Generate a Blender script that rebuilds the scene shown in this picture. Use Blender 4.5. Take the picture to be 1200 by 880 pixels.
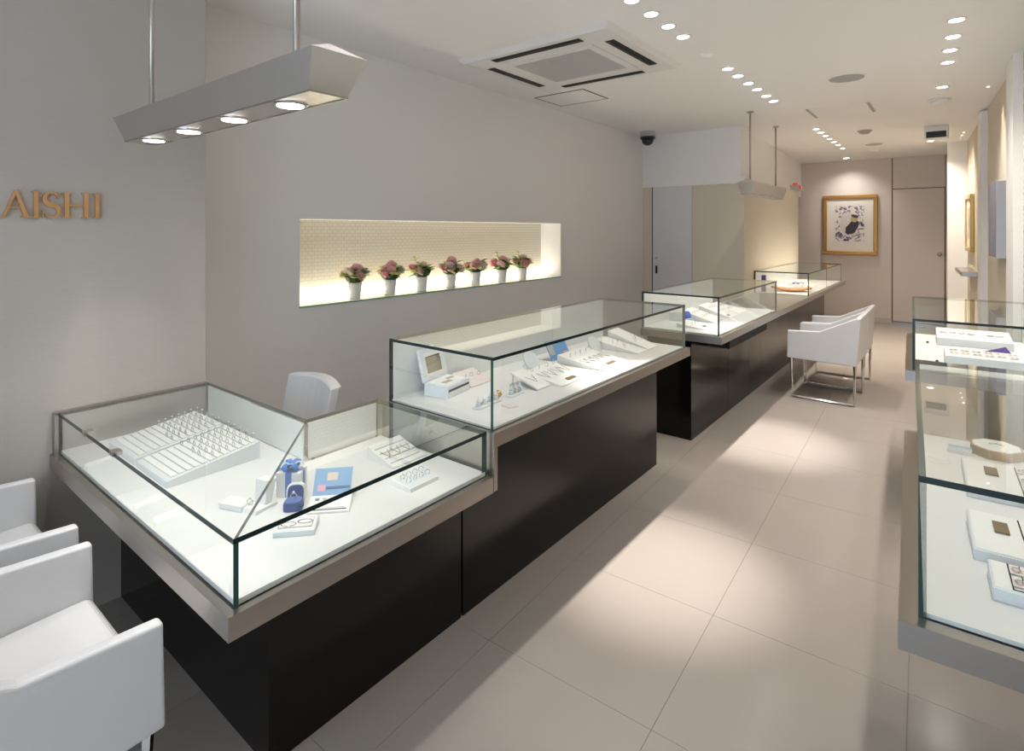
import bpy, bmesh, math, random
from mathutils import Vector, Matrix
random.seed(7)
for o in list(bpy.data.objects): bpy.data.objects.remove(o)
scene = bpy.context.scene
COL = scene.collection
R = math.radians
# ------------------------------------------------------------------ camera
F_PX, YAW, V0, EYE = 655.0, R(38.4), 270.0, 1.5
cam_d = bpy.data.cameras.new('camera'); cam = bpy.data.objects.new('camera', cam_d); COL.objects.link(cam)
cam_d.sensor_width = 36.0; cam_d.lens = F_PX/1200*36.0
cam_d.shift_y = (V0-440)/1200
cam_d.clip_start = 0.02
cam.location = (0, 0, EYE); cam.rotation_euler = (R(90), 0, YAW)
scene.camera = cam
# ------------------------------------------------------------------ view / world
vs = scene.view_settings
vs.view_transform = 'Standard'; vs.look = 'None'; vs.gamma = 1; vs.use_curve_mapping = False
vs.exposure = 0.53
world = bpy.data.worlds.new('world'); scene.world = world; world.use_nodes = True
bg = world.node_tree.nodes['Background']; bg.inputs[0].default_value = (0.72, 0.84, 1.0, 1); bg.inputs[1].default_value = 2.4
# daylight portal in the shop window behind the camera
pd = bpy.data.lights.new('window_portal', 'AREA'); pd.shape = 'RECTANGLE'; pd.size = 3.0; pd.size_y = 2.3; pd.cycles.is_portal = True
po = bpy.data.objects.new('window_portal', pd); COL.objects.link(po); po.location = (-1.0, -1.66, 1.3); po.rotation_euler = (R(-90), 0, R(180))
CEIL = 2.67
WARM = (1.0, 0.93, 0.85)
# pixel -> point helper (a pixel gives a direction; a known plane gives the distance)
SY, CY = math.sin(YAW), math.cos(YAW)
def P(u, v, z=None, X=None, Y=None):
    a = (u-600)/F_PX; b = (V0-v)/F_PX
    if z is not None: d = (z-EYE)/b
    elif X is not None: d = X/(-SY+CY*a)
    else: d = Y/(CY+SY*a)
    return Vector((d*(-SY+CY*a), d*(CY+SY*a), EYE+d*b))

# ------------------------------------------------------------------ materials
MATS = {}
def mat(name, col, rough=0.5, metal=0.0, spec=0.5, emit=None, estr=0.0, bump=None, coat=0.0, vary=None):
    if name in MATS: return MATS[name]
    m = bpy.data.materials.new(name); m.use_nodes = True
    nt = m.node_tree; b = nt.nodes['Principled BSDF']
    b.inputs['Base Color'].default_value = (*col, 1); b.inputs['Roughness'].default_value = rough
    b.inputs['Metallic'].default_value = metal; b.inputs['Specular IOR Level'].default_value = spec
    b.inputs['Coat Weight'].default_value = coat
    if emit: b.inputs['Emission Color'].default_value = (*emit, 1); b.inputs['Emission Strength'].default_value = estr
    if vary:   # (scale, amount, stretch xyz)
        tc = nt.nodes.new('ShaderNodeTexCoord'); mp = nt.nodes.new('ShaderNodeMapping'); mp.inputs['Scale'].default_value = vary[2]
        n = nt.nodes.new('ShaderNodeTexNoise'); n.inputs['Scale'].default_value = vary[0]; n.inputs['Detail'].default_value = 4
        cr = nt.nodes.new('ShaderNodeMix'); cr.data_type = 'RGBA'
        cr.inputs[6].default_value = (*[c*(1-vary[1]) for c in col], 1); cr.inputs[7].default_value = (*[min(1, c*(1+vary[1])) for c in col], 1)
        nt.links.new(tc.outputs['Object'], mp.inputs[0]); nt.links.new(mp.outputs[0], n.inputs[0])
        nt.links.new(n.outputs[0], cr.inputs[0]); nt.links.new(cr.outputs[2], b.inputs['Base Color'])
    if bump:   # (scale, strength, stretch xyz)
        tc = nt.nodes.new('ShaderNodeTexCoord'); mp = nt.nodes.new('ShaderNodeMapping'); mp.inputs['Scale'].default_value = bump[2]
        n = nt.nodes.new('ShaderNodeTexNoise'); n.inputs['Scale'].default_value = bump[0]; n.inputs['Detail'].default_value = 3
        bp = nt.nodes.new('ShaderNodeBump'); bp.inputs['Strength'].default_value = bump[1]; bp.inputs['Distance'].default_value = 0.002
        nt.links.new(tc.outputs['Object'], mp.inputs[0]); nt.links.new(mp.outputs[0], n.inputs[0])
        nt.links.new(n.outputs[0], bp.inputs['Height']); nt.links.new(bp.outputs[0], b.inputs['Normal'])
    MATS[name] = m
    return m
def mat_glass(name, tint, f0=0.05, gain=0.9):
    m = bpy.data.materials.new(name); m.use_nodes = True; nt = m.node_tree
    for n in list(nt.nodes): nt.nodes.remove(n)
    out = nt.nodes.new('ShaderNodeOutputMaterial'); mx = nt.nodes.new('ShaderNodeMixShader')
    tr = nt.nodes.new('ShaderNodeBsdfTransparent'); tr.inputs[0].default_value = (*tint, 1)
    gl = nt.nodes.new('ShaderNodeBsdfGlossy'); gl.inputs['Roughness'].default_value = 0.0; gl.inputs['Color'].default_value = (.95, 1, .98, 1)
    lw = nt.nodes.new('ShaderNodeLayerWeight'); lw.inputs[0].default_value = 0.5
    pw = nt.nodes.new('ShaderNodeMath'); pw.operation = 'POWER'; pw.inputs[1].default_value = 3.2
    ml = nt.nodes.new('ShaderNodeMath'); ml.operation = 'MULTIPLY_ADD'; ml.inputs[1].default_value = gain; ml.inputs[2].default_value = f0
    nt.links.new(lw.outputs['Facing'], pw.inputs[0]); nt.links.new(pw.outputs[0], ml.inputs[0])
    nt.links.new(ml.outputs[0], mx.inputs[0]); nt.links.new(tr.outputs[0], mx.inputs[1]); nt.links.new(gl.outputs[0], mx.inputs[2])
    nt.links.new(mx.outputs[0], out.inputs[0]); MATS[name] = m
    return m
GLASS = mat_glass('case_glass', (.95, .975, .965))
WGLASS = mat_glass('window_glass', (.97, .98, .98), .03, .5)
EDGE = mat('glass_edge', (.015, .03, .03), .15)
EDGEG = mat('green_glass_edge', (.025, .075, .065), .2)
PLASTER = mat('wall_paint', (.80, .78, .77), .85, bump=(220, .08, (1, 1, 1)))
SIGNWALL = mat('woven_wallpaper', (.42, .385, .35), .8, vary=(18, .05, (1, .6, 14)), bump=(60, .25, (1, 1, 9)))
BEIGE = mat('beige_wallpaper', (.68, .615, .51), .8, bump=(120, .15, (1, 1, 4)))
ENDWALL = mat('taupe_panel', (.70, .63, .585), .6)
CEILM = mat('ceiling_paint', (.91, .89, .875), .9)
WHITEP = mat('white_paint', (.88, .87, .87), .5)
TILE = mat('floor_tile_mat', (.365, .325, .295), .17, spec=.5, vary=(3, .025, (1, 1, 1)))
GROUT = mat('grout', (.27, .235, .21), .9)
STEEL = mat('brushed_steel', (.50, .46, .43), .32, 1.0, bump=(90, .12, (1, .05, 12)))
STEELD = mat('steel_counter', (.42, .39, .36), .28, 1.0, bump=(90, .1, (12, .05, 1)))
CHROME = mat('chrome', (.80, .80, .82), .06, 1.0)
BLACKG = mat('dark_lacquer', (.005, .004, .0035), .16, spec=.28)
BLACKM = mat('matt_black', (.008, .008, .008), .6)
DECK = mat('white_deck', (.77, .765, .755), .35)
ACRYL = mat('white_acrylic', (.80, .82, .81), .3)
LEATHER = mat('white_leather', (.66, .665, .68), .42, bump=(300, .12, (1, 1, 1)))
PADW = mat('white_pad', (.86, .85, .83), .6)
PADG = mat('grey_acrylic_pad', (.72, .75, .77), .3)
PADP = mat('blush_pad', (.80, .70, .67), .6)
SILVER = mat('silver_metal', (.72, .71, .69), .16, 1.0)
GOLDJ = mat('gold_metal', (.80, .55, .28), .2, 1.0)
GEM = mat('clear_stone', (.9, .93, .95), .05, 0, .9)
LAMPM = mat('lamp_satin_metal', (.62, .60, .58), .28, 1.0)
GOLDF = mat('gilded_frame', (.50, .27, .075), .35, .6, bump=(60, .2, (1, 1, 1)))
BRONZE = mat('bronze_letter', (.62, .36, .17), .35, .75)
TAGB = mat('brown_tag', (.19, .125, .055), .5)
GREYP = mat('grey_plastic', (.45, .42, .40), .6)
DARKP = mat('dark_plastic', (.012, .012, .014), .25)
NAVY = mat('navy_velvet', (.035, .07, .24), .8)
BLUER = mat('blue_ribbon', (.07, .20, .58), .4)
LBLUE = mat('pale_blue_paper', (.45, .60, .78), .5)
GLOW = mat('downlight_glow', (1, 1, 1), .5, emit=(1, .93, .84), estr=12)
GLOWS = mat('pendant_glow', (1, 1, 1), .5, emit=(1, .94, .86), estr=8)

# ------------------------------------------------------------------ mesh helpers
def new_bm(): return bmesh.new()
def obj(name, bm, material, parent=None, smooth=False, bevel=0.0, seg=2):
    bmesh.ops.recalc_face_normals(bm, faces=bm.faces)
    me = bpy.data.meshes.new(name); bm.to_mesh(me); bm.free()
    for m in (material if isinstance(material, (list, tuple)) else [material]): me.materials.append(m)
    o = bpy.data.objects.new(name, me); COL.objects.link(o)
    if parent: o.parent = parent
    if smooth:
        for p in me.polygons: p.use_smooth = True
    if bevel:
        b = o.modifiers.new('bevel', 'BEVEL'); b.width = bevel; b.segments = seg; b.limit_method = 'ANGLE'; b.angle_limit = R(40)
    return o
def box(bm, x0, x1, y0, y1, z0, z1, mi=0):
    vs_ = [bm.verts.new((x, y, z)) for x in (x0, x1) for y in (y0, y1) for z in (z0, z1)]
    for f in ((0, 1, 3, 2), (4, 6, 7, 5), (0, 4, 5, 1), (2, 3, 7, 6), (0, 2, 6, 4), (1, 5, 7, 3)):
        fa = bm.faces.new([vs_[i] for i in f]); fa.material_index = mi
    return bm
def bx(x0, x1, y0, y1, z0, z1): return box(new_bm(), x0, x1, y0, y1, z0, z1)
def prism(bm, pts, z0, z1, mi=0):
    a = [bm.verts.new((p[0], p[1], z0)) for p in pts]; b = [bm.verts.new((p[0], p[1], z1)) for p in pts]
    n = len(pts)
    fs = [bm.faces.new(a[::-1]), bm.faces.new(b)] + [bm.faces.new((a[i], a[(i+1) % n], b[(i+1) % n], b[i])) for i in range(n)]
    for f in fs: f.material_index = mi
    return bm
def extr(bm, pts, axis, t0, t1):
    """polygon in the two other axes, extruded along axis (0=x: pts are (y,z); 1=y: pts are (x,z))"""
    def mk(p, t): return (t, p[0], p[1]) if axis == 0 else ((p[0], t, p[1]) if axis == 1 else (p[0], p[1], t))
    a = [bm.verts.new(mk(p, t0)) for p in pts]; b = [bm.verts.new(mk(p, t1)) for p in pts]; n = len(pts)
    bm.faces.new(a[::-1]); bm.faces.new(b)
    for i in range(n): bm.faces.new((a[i], a[(i+1) % n], b[(i+1) % n], b[i]))
    return bm
def lathe(bm, prof, n=20, cx=0, cy=0):
    rings = [[bm.verts.new((cx+r*math.cos(2*math.pi*i/n), cy+r*math.sin(2*math.pi*i/n), z)) for i in range(n)] for r, z in prof]
    for a, b in zip(rings, rings[1:]):
        for i in range(n): bm.faces.new((a[i], a[(i+1) % n], b[(i+1) % n], b[i]))
    bm.faces.new(rings[0][::-1]); bm.faces.new(rings[-1])
    return bm
def tube(bm, pts, r, n=8, closed=False):
    pts = [Vector(p) for p in pts]; rings = []; m = len(pts)
    for i, p in enumerate(pts):
        if closed: t = (pts[(i+1) % m]-pts[i-1]).normalized()
        else: t = (pts[min(i+1, m-1)]-pts[max(i-1, 0)]).normalized()
        up = Vector((0, 0, 1)) if abs(t.z) < .9 else Vector((1, 0, 0))
        a = t.cross(up).normalized(); b = t.cross(a).normalized()
        rings.append([bm.verts.new(p+a*r*math.cos(2*math.pi*k/n)+b*r*math.sin(2*math.pi*k/n)) for k in range(n)])
    for i in range(m if closed else m-1):
        A, B = rings[i], rings[(i+1) % m]
        for k in range(n): bm.faces.new((A[k], A[(k+1) % n], B[(k+1) % n], B[k]))
    if not closed: bm.faces.new(rings[0][::-1]); bm.faces.new(rings[-1])
    return bm
def sq_tube(bm, pts, w):
    return tube(bm, pts, w*.7071, 4)
def empty(name, loc=(0, 0, 0), rz=0.0):
    o = bpy.data.objects.new(name, None); COL.objects.link(o); o.location = loc; o.rotation_euler = (0, 0, rz); o.empty_display_size = .05
    return o
def tag(o, label, cat, group=None):
    o['label'] = label; o['category'] = cat
    if group: o['group'] = group
    return o
def struct(o): o['kind'] = 'structure'; return o
def dup(root, loc=None, rz=None, label=None, scale=None):
    r = root.copy(); COL.objects.link(r)
    if loc is not None: r.location = loc
    if rz is not None: r.rotation_euler = (0, 0, rz)
    if label: r['label'] = label
    if scale: r.scale = (scale,)*3
    for ch in root.children:
        c = ch.copy(); COL.objects.link(c); c.parent = r
        for g in ch.children:
            d = g.copy(); COL.objects.link(d); d.parent = c
    return r
def spot(loc, watts, size=70, blend=.5, target=None, color=WARM, name='spot', rad=.03, parent=None):
    l = bpy.data.lights.new(name, 'SPOT'); l.energy = watts; l.spot_size = R(size); l.spot_blend = blend; l.color = color; l.shadow_soft_size = rad
    o = bpy.data.objects.new(name, l); COL.objects.link(o)
    o.location = loc
    if target is not None:
        d = Vector(target)-Vector(loc); o.rotation_euler = d.to_track_quat('-Z', 'Y').to_euler()
    if parent: o.parent = parent
    return o

# ------------------------------------------------------------------ the setting
XW, XN, YC, YB, YF = -2.68, -3.05, 1.13, 10.88, -1.7
SL = 0.05                                     # the right-hand wall runs in slightly towards the back
def wr(y): return .33+SL*(5.35-y)
floor = struct(obj('floor', bx(-3.4, 1.0, YF-.1, YB+.2, -.12, -.004), GROUT))
room = [(-3.05, YF), (wr(YF), YF), (wr(9.4), 9.4), (-.08, 9.4), (-.08, YB), (-3.05, YB)]
def clip(poly, p, n):
    out = []
    for i in range(len(poly)):
        a, b = poly[i-1], poly[i]
        da = (a[0]-p[0])*n[0]+(a[1]-p[1])*n[1]; db = (b[0]-p[0])*n[0]+(b[1]-p[1])*n[1]
        if da*db < 0:
            t = da/(da-db); out.append((a[0]+t*(b[0]-a[0]), a[1]+t*(b[1]-a[1])))
        if db >= 0: out.append(b)
    return out
T, TA, G = .62, R(2.2), .0007
ca, sa = math.cos(TA), math.sin(TA)
for i in range(-5, 4):
    for j in range(-7, 17):
        q = []
        for (di, dj) in ((0, 0), (1, 0), (1, 1), (0, 1)):
            lx = (i+di)*T+(G if di == 0 else -G); ly = (j+dj)*T+(G if dj == 0 else -G)
            q.append((-.715+lx*ca-ly*sa, 1.575+lx*sa+ly*ca))
        nrm = Vector((-1, -SL)).normalized()
        for p, n in (((-3.05, 0), (1, 0)), ((0, YF), (0, 1)), ((0, YB), (0, -1)), ((wr(0), 0), (nrm.x, nrm.y))):
            q = clip(q, p, n) if len(q) > 2 else q
        if len(q) < 3: continue
        obj('tile', prism(new_bm(), q, -.008, 0.0), TILE, floor)
struct(obj('ceiling', bx(-3.4, 1.0, YF-.1, YB+.2, CEIL, CEIL+.1), CEILM))
struct(obj('wall_sign_side', bx(XN-.3, XW, YF, YC, 0, CEIL), SIGNWALL))
# left wall with the long lit niche
NY0, NY1, NZ0, NZ1, ND = 1.815, 4.63, 1.035, 1.575, .24
b = new_bm()
box(b, XN-.3, XN, YC, YB, 0, NZ0); box(b, XN-.3, XN, YC, YB, NZ1, CEIL)
box(b, XN-.3, XN, YC, NY0, NZ0, NZ1); box(b, XN-.3, XN, NY1, YB, NZ0, NZ1)
wall_left = struct(obj('wall_left', b, PLASTER))
nm = bpy.data.materials.new('niche_mosaic'); nm.use_nodes = True; nt = nm.node_tree; pb = nt.nodes['Principled BSDF']
tc = nt.nodes.new('ShaderNodeTexCoord'); mp = nt.nodes.new('ShaderNodeMapping'); mp.inputs['Rotation'].default_value = (R(90), 0, R(90))
bk = nt.nodes.new('ShaderNodeTexBrick'); bk.inputs['Scale'].default_value = 1; bk.inputs['Brick Width'].default_value = .045; bk.inputs['Row Height'].default_value = .0235
bk.inputs['Mortar Size'].default_value = .0022; bk.inputs['Color1'].default_value = (.80, .76, .66, 1); bk.inputs['Color2'].default_value = (.78, .74, .645, 1); bk.inputs['Mortar'].default_value = (.64, .60, .52, 1)
sx = nt.nodes.new('ShaderNodeSeparateXYZ'); cx_ = nt.nodes.new('ShaderNodeCombineXYZ')
nt.links.new(tc.outputs['Object'], sx.inputs[0]); nt.links.new(sx.outputs[1], cx_.inputs[0]); nt.links.new(sx.outputs[2], cx_.inputs[1])
nt.links.new(cx_.outputs[0], bk.inputs['Vector']); nt.links.new(bk.outputs['Color'], pb.inputs['Base Color'])
bp = nt.nodes.new('ShaderNodeBump'); bp.inputs['Distance'].default_value = .003; bp.inputs['Strength'].default_value = .35; bp.invert = True
nt.links.new(bk.outputs['Fac'], bp.inputs['Height']); nt.links.new(bp.outputs[0], pb.inputs['Normal']); pb.inputs['Roughness'].default_value = .35
obj('niche_back', bx(XN-.3, XN-ND, NY0, NY1, NZ0, NZ1), nm, wall_left)
b = new_bm(); box(b, XN-ND, XN-.003, NY0, NY0+.006, NZ0, NZ1); box(b, XN-ND, XN-.003, NY1-.006, NY1, NZ0, NZ1); box(b, XN-ND, XN-.003, NY0, NY1, NZ1-.006, NZ1)
obj('niche_lining', b, WHITEP, wall_left)
obj('niche_ledge', bx(XN-ND+.05, XN-.004, NY0, NY1, NZ0, NZ0+.012), ACRYL, wall_left)
obj('glass_ledge_lip', bx(XN-.004, XN+.003, NY0, NY1, NZ0+.002, NZ0+.012), mat('pale_green_glass_edge', (.22, .42, .35), .2), wall_left)
LEDM = mat('led_strip', (1, 1, 1), .5, emit=(1, .93, .76), estr=4)
obj('led_strip', bx(XN-ND+.006, XN-ND+.026, NY0+.02, NY1-.02, NZ0+.001, NZ0+.008), LEDM, wall_left)
la = bpy.data.lights.new('niche_light', 'AREA'); la.shape = 'RECTANGLE'; la.size = NY1-NY0-.06; la.size_y = .03; la.energy = 4.2; la.color = (1, .90, .70)
lo = bpy.data.objects.new('niche_light', la); COL.objects.link(lo); lo.location = (XN-ND+.032, (NY0+NY1)/2, NZ0+.016); lo.rotation_euler = (R(180), 0, R(90))

# closet partition with sliding door
PX, PY, PY2 = -1.84, 6.48, 9.23
part = struct(obj('wall_partition', bx(XN, PX, PY, PY2, 0, 2.085), BEIGE))
up = new_bm(); prism(up, [(XN, PY+.01), (-1.88, PY+.01), (-2.12, YB), (XN, YB)], 2.085, CEIL)
struct(obj('wall_partition_upper', up, WHITEP))
struct(obj('trim_1', bx(XN, PX+.012, PY-.02, PY+.03, 2.03, 2.1), WHITEP))
d1 = struct(obj('door_1', bx(-2.915, -2.43, PY-.012, PY-.001, .01, 2.03), mat('door_lavender_white', (.70, .69, .72), .45)))
obj('recessed_pull', bx(-2.88, -2.855, PY-.016, PY-.012, .975, 1.07), DARKP, d1)
b = lathe(new_bm(), [(.018, 0), (.018, .006), (.008, .008)], 14); bmesh.ops.rotate(b, verts=b.verts, matrix=Matrix.Rotation(R(90), 3, 'X')); bmesh.ops.translate(b, verts=b.verts, vec=(-2.868, PY-.012, 1.16))
obj('lock_rose', b, GREYP, d1)
obj('jamb_shadow_gap', bx(-2.93, -2.915, PY-.004, PY-.001, 0, 2.03), DARKP, d1)
obj('joint_line', bx(-2.43, -2.425, PY-.003, PY-.001, 0, 2.03), GREYP, d1)

# back wall with flush panels and a door
wb = struct(obj('wall_back', bx(-3.35, .4, YB, YB+.15, 0, CEIL), mat('panel_gap', (.10, .085, .075), .8)))
obj('wall_panel', bx(-3.05, -.80, YB-.022, YB, .08, CEIL), ENDWALL, wb)
obj('wall_panel', bx(-.785, -.12, YB-.022, YB, 2.172, CEIL), ENDWALL, wb)
obj('wall_panel', bx(-.112, -.08, YB-.022, YB, 0, CEIL), ENDWALL, wb)
struct(obj('baseboard_back', bx(-3.05, -.80, YB-.03, YB-.001, 0, .078), mat('baseboard_taupe', (.60, .54, .49), .5)))
d2 = struct(obj('door_2', bx(-.785, -.127, YB-.024, YB-.002, .045, 2.158), ENDWALL))
obj('threshold', bx(-.80, -.11, YB-.10, YB-.002, 0, .04), STEELD, d2)
b = lathe(new_bm(), [(.03, 0), (.03, .008), (.022, .012), (.02, .03), (.014, .034)], 16); bmesh.ops.rotate(b, verts=b.verts, matrix=Matrix.Rotation(R(90), 3, 'X')); bmesh.ops.translate(b, verts=b.verts, vec=(-.185, YB-.024, 1.13))
obj('knob', b, STEEL, d2, True)

# right wall, running in slightly, with two shallow pilasters and an end pier
b = new_bm(); prism(b, [(wr(YF), YF), (1.0, YF), (1.0, 9.4), (wr(9.4), 9.4)], 0, CEIL)
wall_right = struct(obj('wall_right', b, BEIGE))
b = new_bm(); prism(b, [(-.08, 9.4), (1.0, 9.4), (1.0, YB), (-.08, YB)], 0, CEIL)
struct(obj('wall_right_pier', b, WHITEP))
for k, (ya, yb) in enumerate(((7.02, 7.36), (4.95, 5.28))):
    b = new_bm(); prism(b, [(wr(ya)-.05, ya), (wr(ya)+.01, ya), (wr(yb)+.01, yb), (wr(yb)-.05, yb)], 0, CEIL-(.02 if k == 0 else 0))
    struct(obj('trim_%d' % (k+2), b, WHITEP))
# front wall with the shop window (behind the camera)
b = new_bm(); box(b, -3.05, 1.0, YF-.12, YF, 0, .12); box(b, -3.05, 1.0, YF-.12, YF, 2.5, CEIL); box(b, -3.05, -2.6, YF-.12, YF, .12, 2.5); box(b, .58, 1.0, YF-.12, YF, .12, 2.5)
struct(obj('wall_front', b, PLASTER))
w1 = struct(obj('window_1', bx(-2.6, .58, YF-.07, YF-.062, .12, 2.5), WGLASS))
b = new_bm()
for x in (-2.6, -1.56, -.5, .53): box(b, x, x+.05, YF-.09, YF-.03, .12, 2.5)
obj('window_frame', b, STEELD, w1)

# ------------------------------------------------------------------ ceiling lights
def downlight(name, label, loc, r, group, watts, size=84, blend=1.0, target=None, color=WARM):
    t = tag(empty(name, loc), label, 'downlight', group)
    b = new_bm(); n = 24
    ro, ri = r*1.15, r*.82
    rings = []
    for rr, z in ((ro, 0), (ro, -.004), (ri, -.006), (ri, -.001)):
        rings.append([b.verts.new((rr*math.cos(2*math.pi*i/n), rr*math.sin(2*math.pi*i/n), z)) for i in range(n)])
    for A, B in zip(rings, rings[1:]):
        for i in range(n): b.faces.new((A[i], A[(i+1) % n], B[(i+1) % n], B[i]))
    obj('trim_ring', b, WHITEP, t)
    obj('lens', lathe(new_bm(), [(ri*.98, -.0015), (ri*.98, -.003)], 24), GLOW, t)
    if watts: spot((0, 0, -.012), watts, size, blend, None if target is None else (Vector(target)-Vector(loc)), color, 'lamp', .028, t)
    return t
# (y, watts, cone, blend, aim): some heads aim at the counters, one of each group at the aisle floor
row = [(.7, 26, 84, 1, (-1.9, .8, .7)), (1.1, 26, 84, 1, (-1.8, 1.0, .7)),
       (2.6, 330, 27, 1, (-1.06, 2.38, 0)), (2.83, 34, 80, 1, (-1.5, 1.65, .8)), (3.06, 24, 88, 1, (-1.5, 2.6, .8)), (3.28, 24, 88, 1, (-1.45, 3.0, .8)),
       (4.13, 330, 27, 1, (-1.06, 4.25, 0)), (4.37, 24, 88, 1, (-1.5, 4.2, .8)), (4.64, 24, 88, 1, (-1.5, 4.6, .8)), (4.89, 26, 95, 1, (-1.5, 5.0, .8)), (5.17, 30, 95, 1, (-1.1, 5.6, 0)), (5.42, 30, 95, 1, (-1.0, 6.3, 0))]
for y, w_, sz, bl, aim in row:
    near = y < 4
    lab = 'round recessed downlight in the row beside the ceiling air conditioner' if near else 'round recessed downlight in the row of six past the ceiling sensor'
    downlight('downlight', lab, (-1.285, y, CEIL), .043, 'downlights beside the air conditioner' if near else 'six downlights past the ceiling sensor', w_, sz, bl, aim)
for y in (7.22, 7.51, 7.81, 8.1, 8.42, 8.75, 9.15):
    downlight('small_downlight', 'small recessed downlight in the row of seven towards the back wall', (-1.252, y, CEIL), .034, 'seven small downlights near the back wall', 56, 74, 1, (-1.0, y, 0), color=(1, .88, .73))
downlight('picture_downlight', 'single recessed downlight over the gold framed picture', (-1.37, 10.42, CEIL), .05, None, 24, 110, 1, (-1.37, 10.86, 1.3), (1, .95, .9))
for y in (1.6, 2.0, 2.9, 3.3, 3.96, 4.29, 4.6, 4.92):
    downlight('downlight', 'round recessed downlight in the row above the right-hand cases', (.007-.05*(y-3.96), y, CEIL), .043, 'downlights above the right-hand cases', 24 if y < 3.5 else 30, 100, 1)
downlight('downlight', 'round recessed downlight between the row of four and the smoke detector', (-.082, 5.74, CEIL), .043, None, 44, 120, 1)
downlight('downlight', 'recessed downlight just past the boxed wall camera', (-.215, 8.55, CEIL), .04, None, 60, 120, 1, color=(1, .88, .73))
downlight('downlight', 'recessed downlight close to the white end pier', (-.255, 9.1, CEIL), .04, None, 60, 120, 1, color=(1, .88, .73))
for y in (5.95, 8.55, 8.8, 9.05):  # lamps added to put light streaks on this wall; no fixtures seen there
    downlight('added_wall_spot', 'small added wall-washing spot against the right-hand wall', (wr(y)-.09, y, CEIL), .012, 'added wall washers over the side pictures', 9, 50, .6, (wr(y), y, .9), (1, .82, .58))

# ceiling fittings
AX0, AX1, AY0, AY1, AZ = -2.675, -1.51, 2.77, 3.83, CEIL-.03
ac = tag(empty('ceiling_air_conditioner', (0, 0, 0)), 'white square ceiling cassette air conditioner with grey louvred grille', 'air conditioner')
b = new_bm(); fr = [(AX0, AX1, AY0, AY1)]
vo = [b.verts.new(p) for p in ((AX0, AY0, CEIL), (AX1, AY0, CEIL), (AX1, AY1, CEIL), (AX0, AY1, CEIL))]
vi = [b.verts.new(p) for p in ((AX0+.03, AY0+.03, AZ), (AX1-.03, AY0+.03, AZ), (AX1-.03, AY1-.03, AZ), (AX0+.03, AY1-.03, AZ))]
b.faces.new(vo[::-1]); b.faces.new(vi)
for i in range(4): b.faces.new((vo[i], vo[(i+1) % 4], vi[(i+1) % 4], vi[i]))
obj('panel', b, mat('ac_white', (.80, .78, .76), .45), ac)
cxm, cym = (AX0+AX1)/2, (AY0+AY1)/2
for (x0, x1, y0, y1) in ((AX0+.24, AX1-.24, AY0+.075, AY0+.135), (AX0+.24, AX1-.24, AY1-.135, AY1-.075), (AX0+.085, AX0+.145, AY0+.22, AY1-.22), (AX1-.145, AX1-.085, AY0+.22, AY1-.22)):
    o = obj('air_slot', bx(x0, x1, y0, y1, AZ-.003, AZ), BLACKM, ac)
    b = new_bm()
    if x1-x0 > y1-y0: box(b, x0+.005, x1-.005, y0+.018, y0+.026, AZ-.006, AZ-.003)
    else: box(b, x0+.018, x0+.026, y0+.005, y1-.005, AZ-.006, AZ-.003)
    obj('flap', b, DARKP, o)
g0, g1, h0, h1 = cxm-.30, cxm+.30, cym-.265, cym+.265
b = new_bm()
for (x0, x1, y0, y1) in ((g0-.055, g1+.055, h0-.055, h0), (g0-.055, g1+.055, h1, h1+.055), (g0-.055, g0, h0, h1), (g1, g1+.055, h0, h1)): box(b, x0, x1, y0, y1, AZ-.006, AZ)
gf = obj('grille_frame', b, MATS['ac_white'], ac)
obj('grille_backing', bx(g0, g1, h0, h1, AZ-.002, AZ), mat('grille_grey', (.50, .48, .455), .7), ac)
for k in range(26):
    y = h0+(k+.5)*(h1-h0)/26
    obj('slat', bx(g0, g1, y-.005, y+.003, AZ-.006, AZ-.002), mat('louvre_grey', (.60, .575, .55), .6), ac)
def ring_frame(x0, x1, y0, y1, w, z0, z1):
    b = new_bm()
    for q in ((x0, x1, y0, y0+w), (x0, x1, y1-w, y1), (x0, x0+w, y0+w, y1-w), (x1-w, x1, y0+w, y1-w)): box(b, *q, z0, z1)
    return b
h = tag(empty('access_hatch', (0, 0, CEIL)), 'square ceiling access hatch beside the air conditioner', 'hatch')
obj('hatch_frame', ring_frame(-2.905, -2.405, 3.98, 4.41, .012, -.004, 0), mat('hatch_dark_trim', (.22, .19, .17), .6), h); obj('hatch_lid', bx(-2.893, -2.417, 3.992, 4.398, -.003, 0), CEILM, h)
h = tag(empty('access_hatch', (0, 0, CEIL)), 'ceiling access hatch with two metal hinges beyond the round speaker', 'hatch')
obj('hatch_lid', bx(-1.12, -.62, 6.02, 6.5, -.003, 0), CEILM, h)
obj('hinge', bx(-1.135, -1.11, 6.0, 6.5, -.006, -.001), GREYP, h); obj('hinge', bx(-.635, -.61, 6.02, 6.52, -.006, -.001), GREYP, h)
sp = tag(empty('ceiling_speaker', (-.65, 4.94, CEIL)), 'round flat grey ceiling speaker', 'speaker')
obj('bezel', lathe(new_bm(), [(.128, 0), (.128, -.005), (.12, -.007)], 32), WHITEP, sp); obj('grille', lathe(new_bm(), [(.118, -.007), (.115, -.010)], 32), mat('speaker_mesh', (.42, .41, .41), .6, bump=(900, .5, (1, 1, 1))), sp)
sp = tag(empty('ceiling_speaker', (-.864, 9.0, CEIL)), 'small grey disc speaker near the back wall', 'speaker')
obj('bezel', lathe(new_bm(), [(.10, 0), (.10, -.005)], 24), GREYP, sp); obj('grille', lathe(new_bm(), [(.088, -.005), (.085, -.008)], 24), GREYP, sp)
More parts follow.
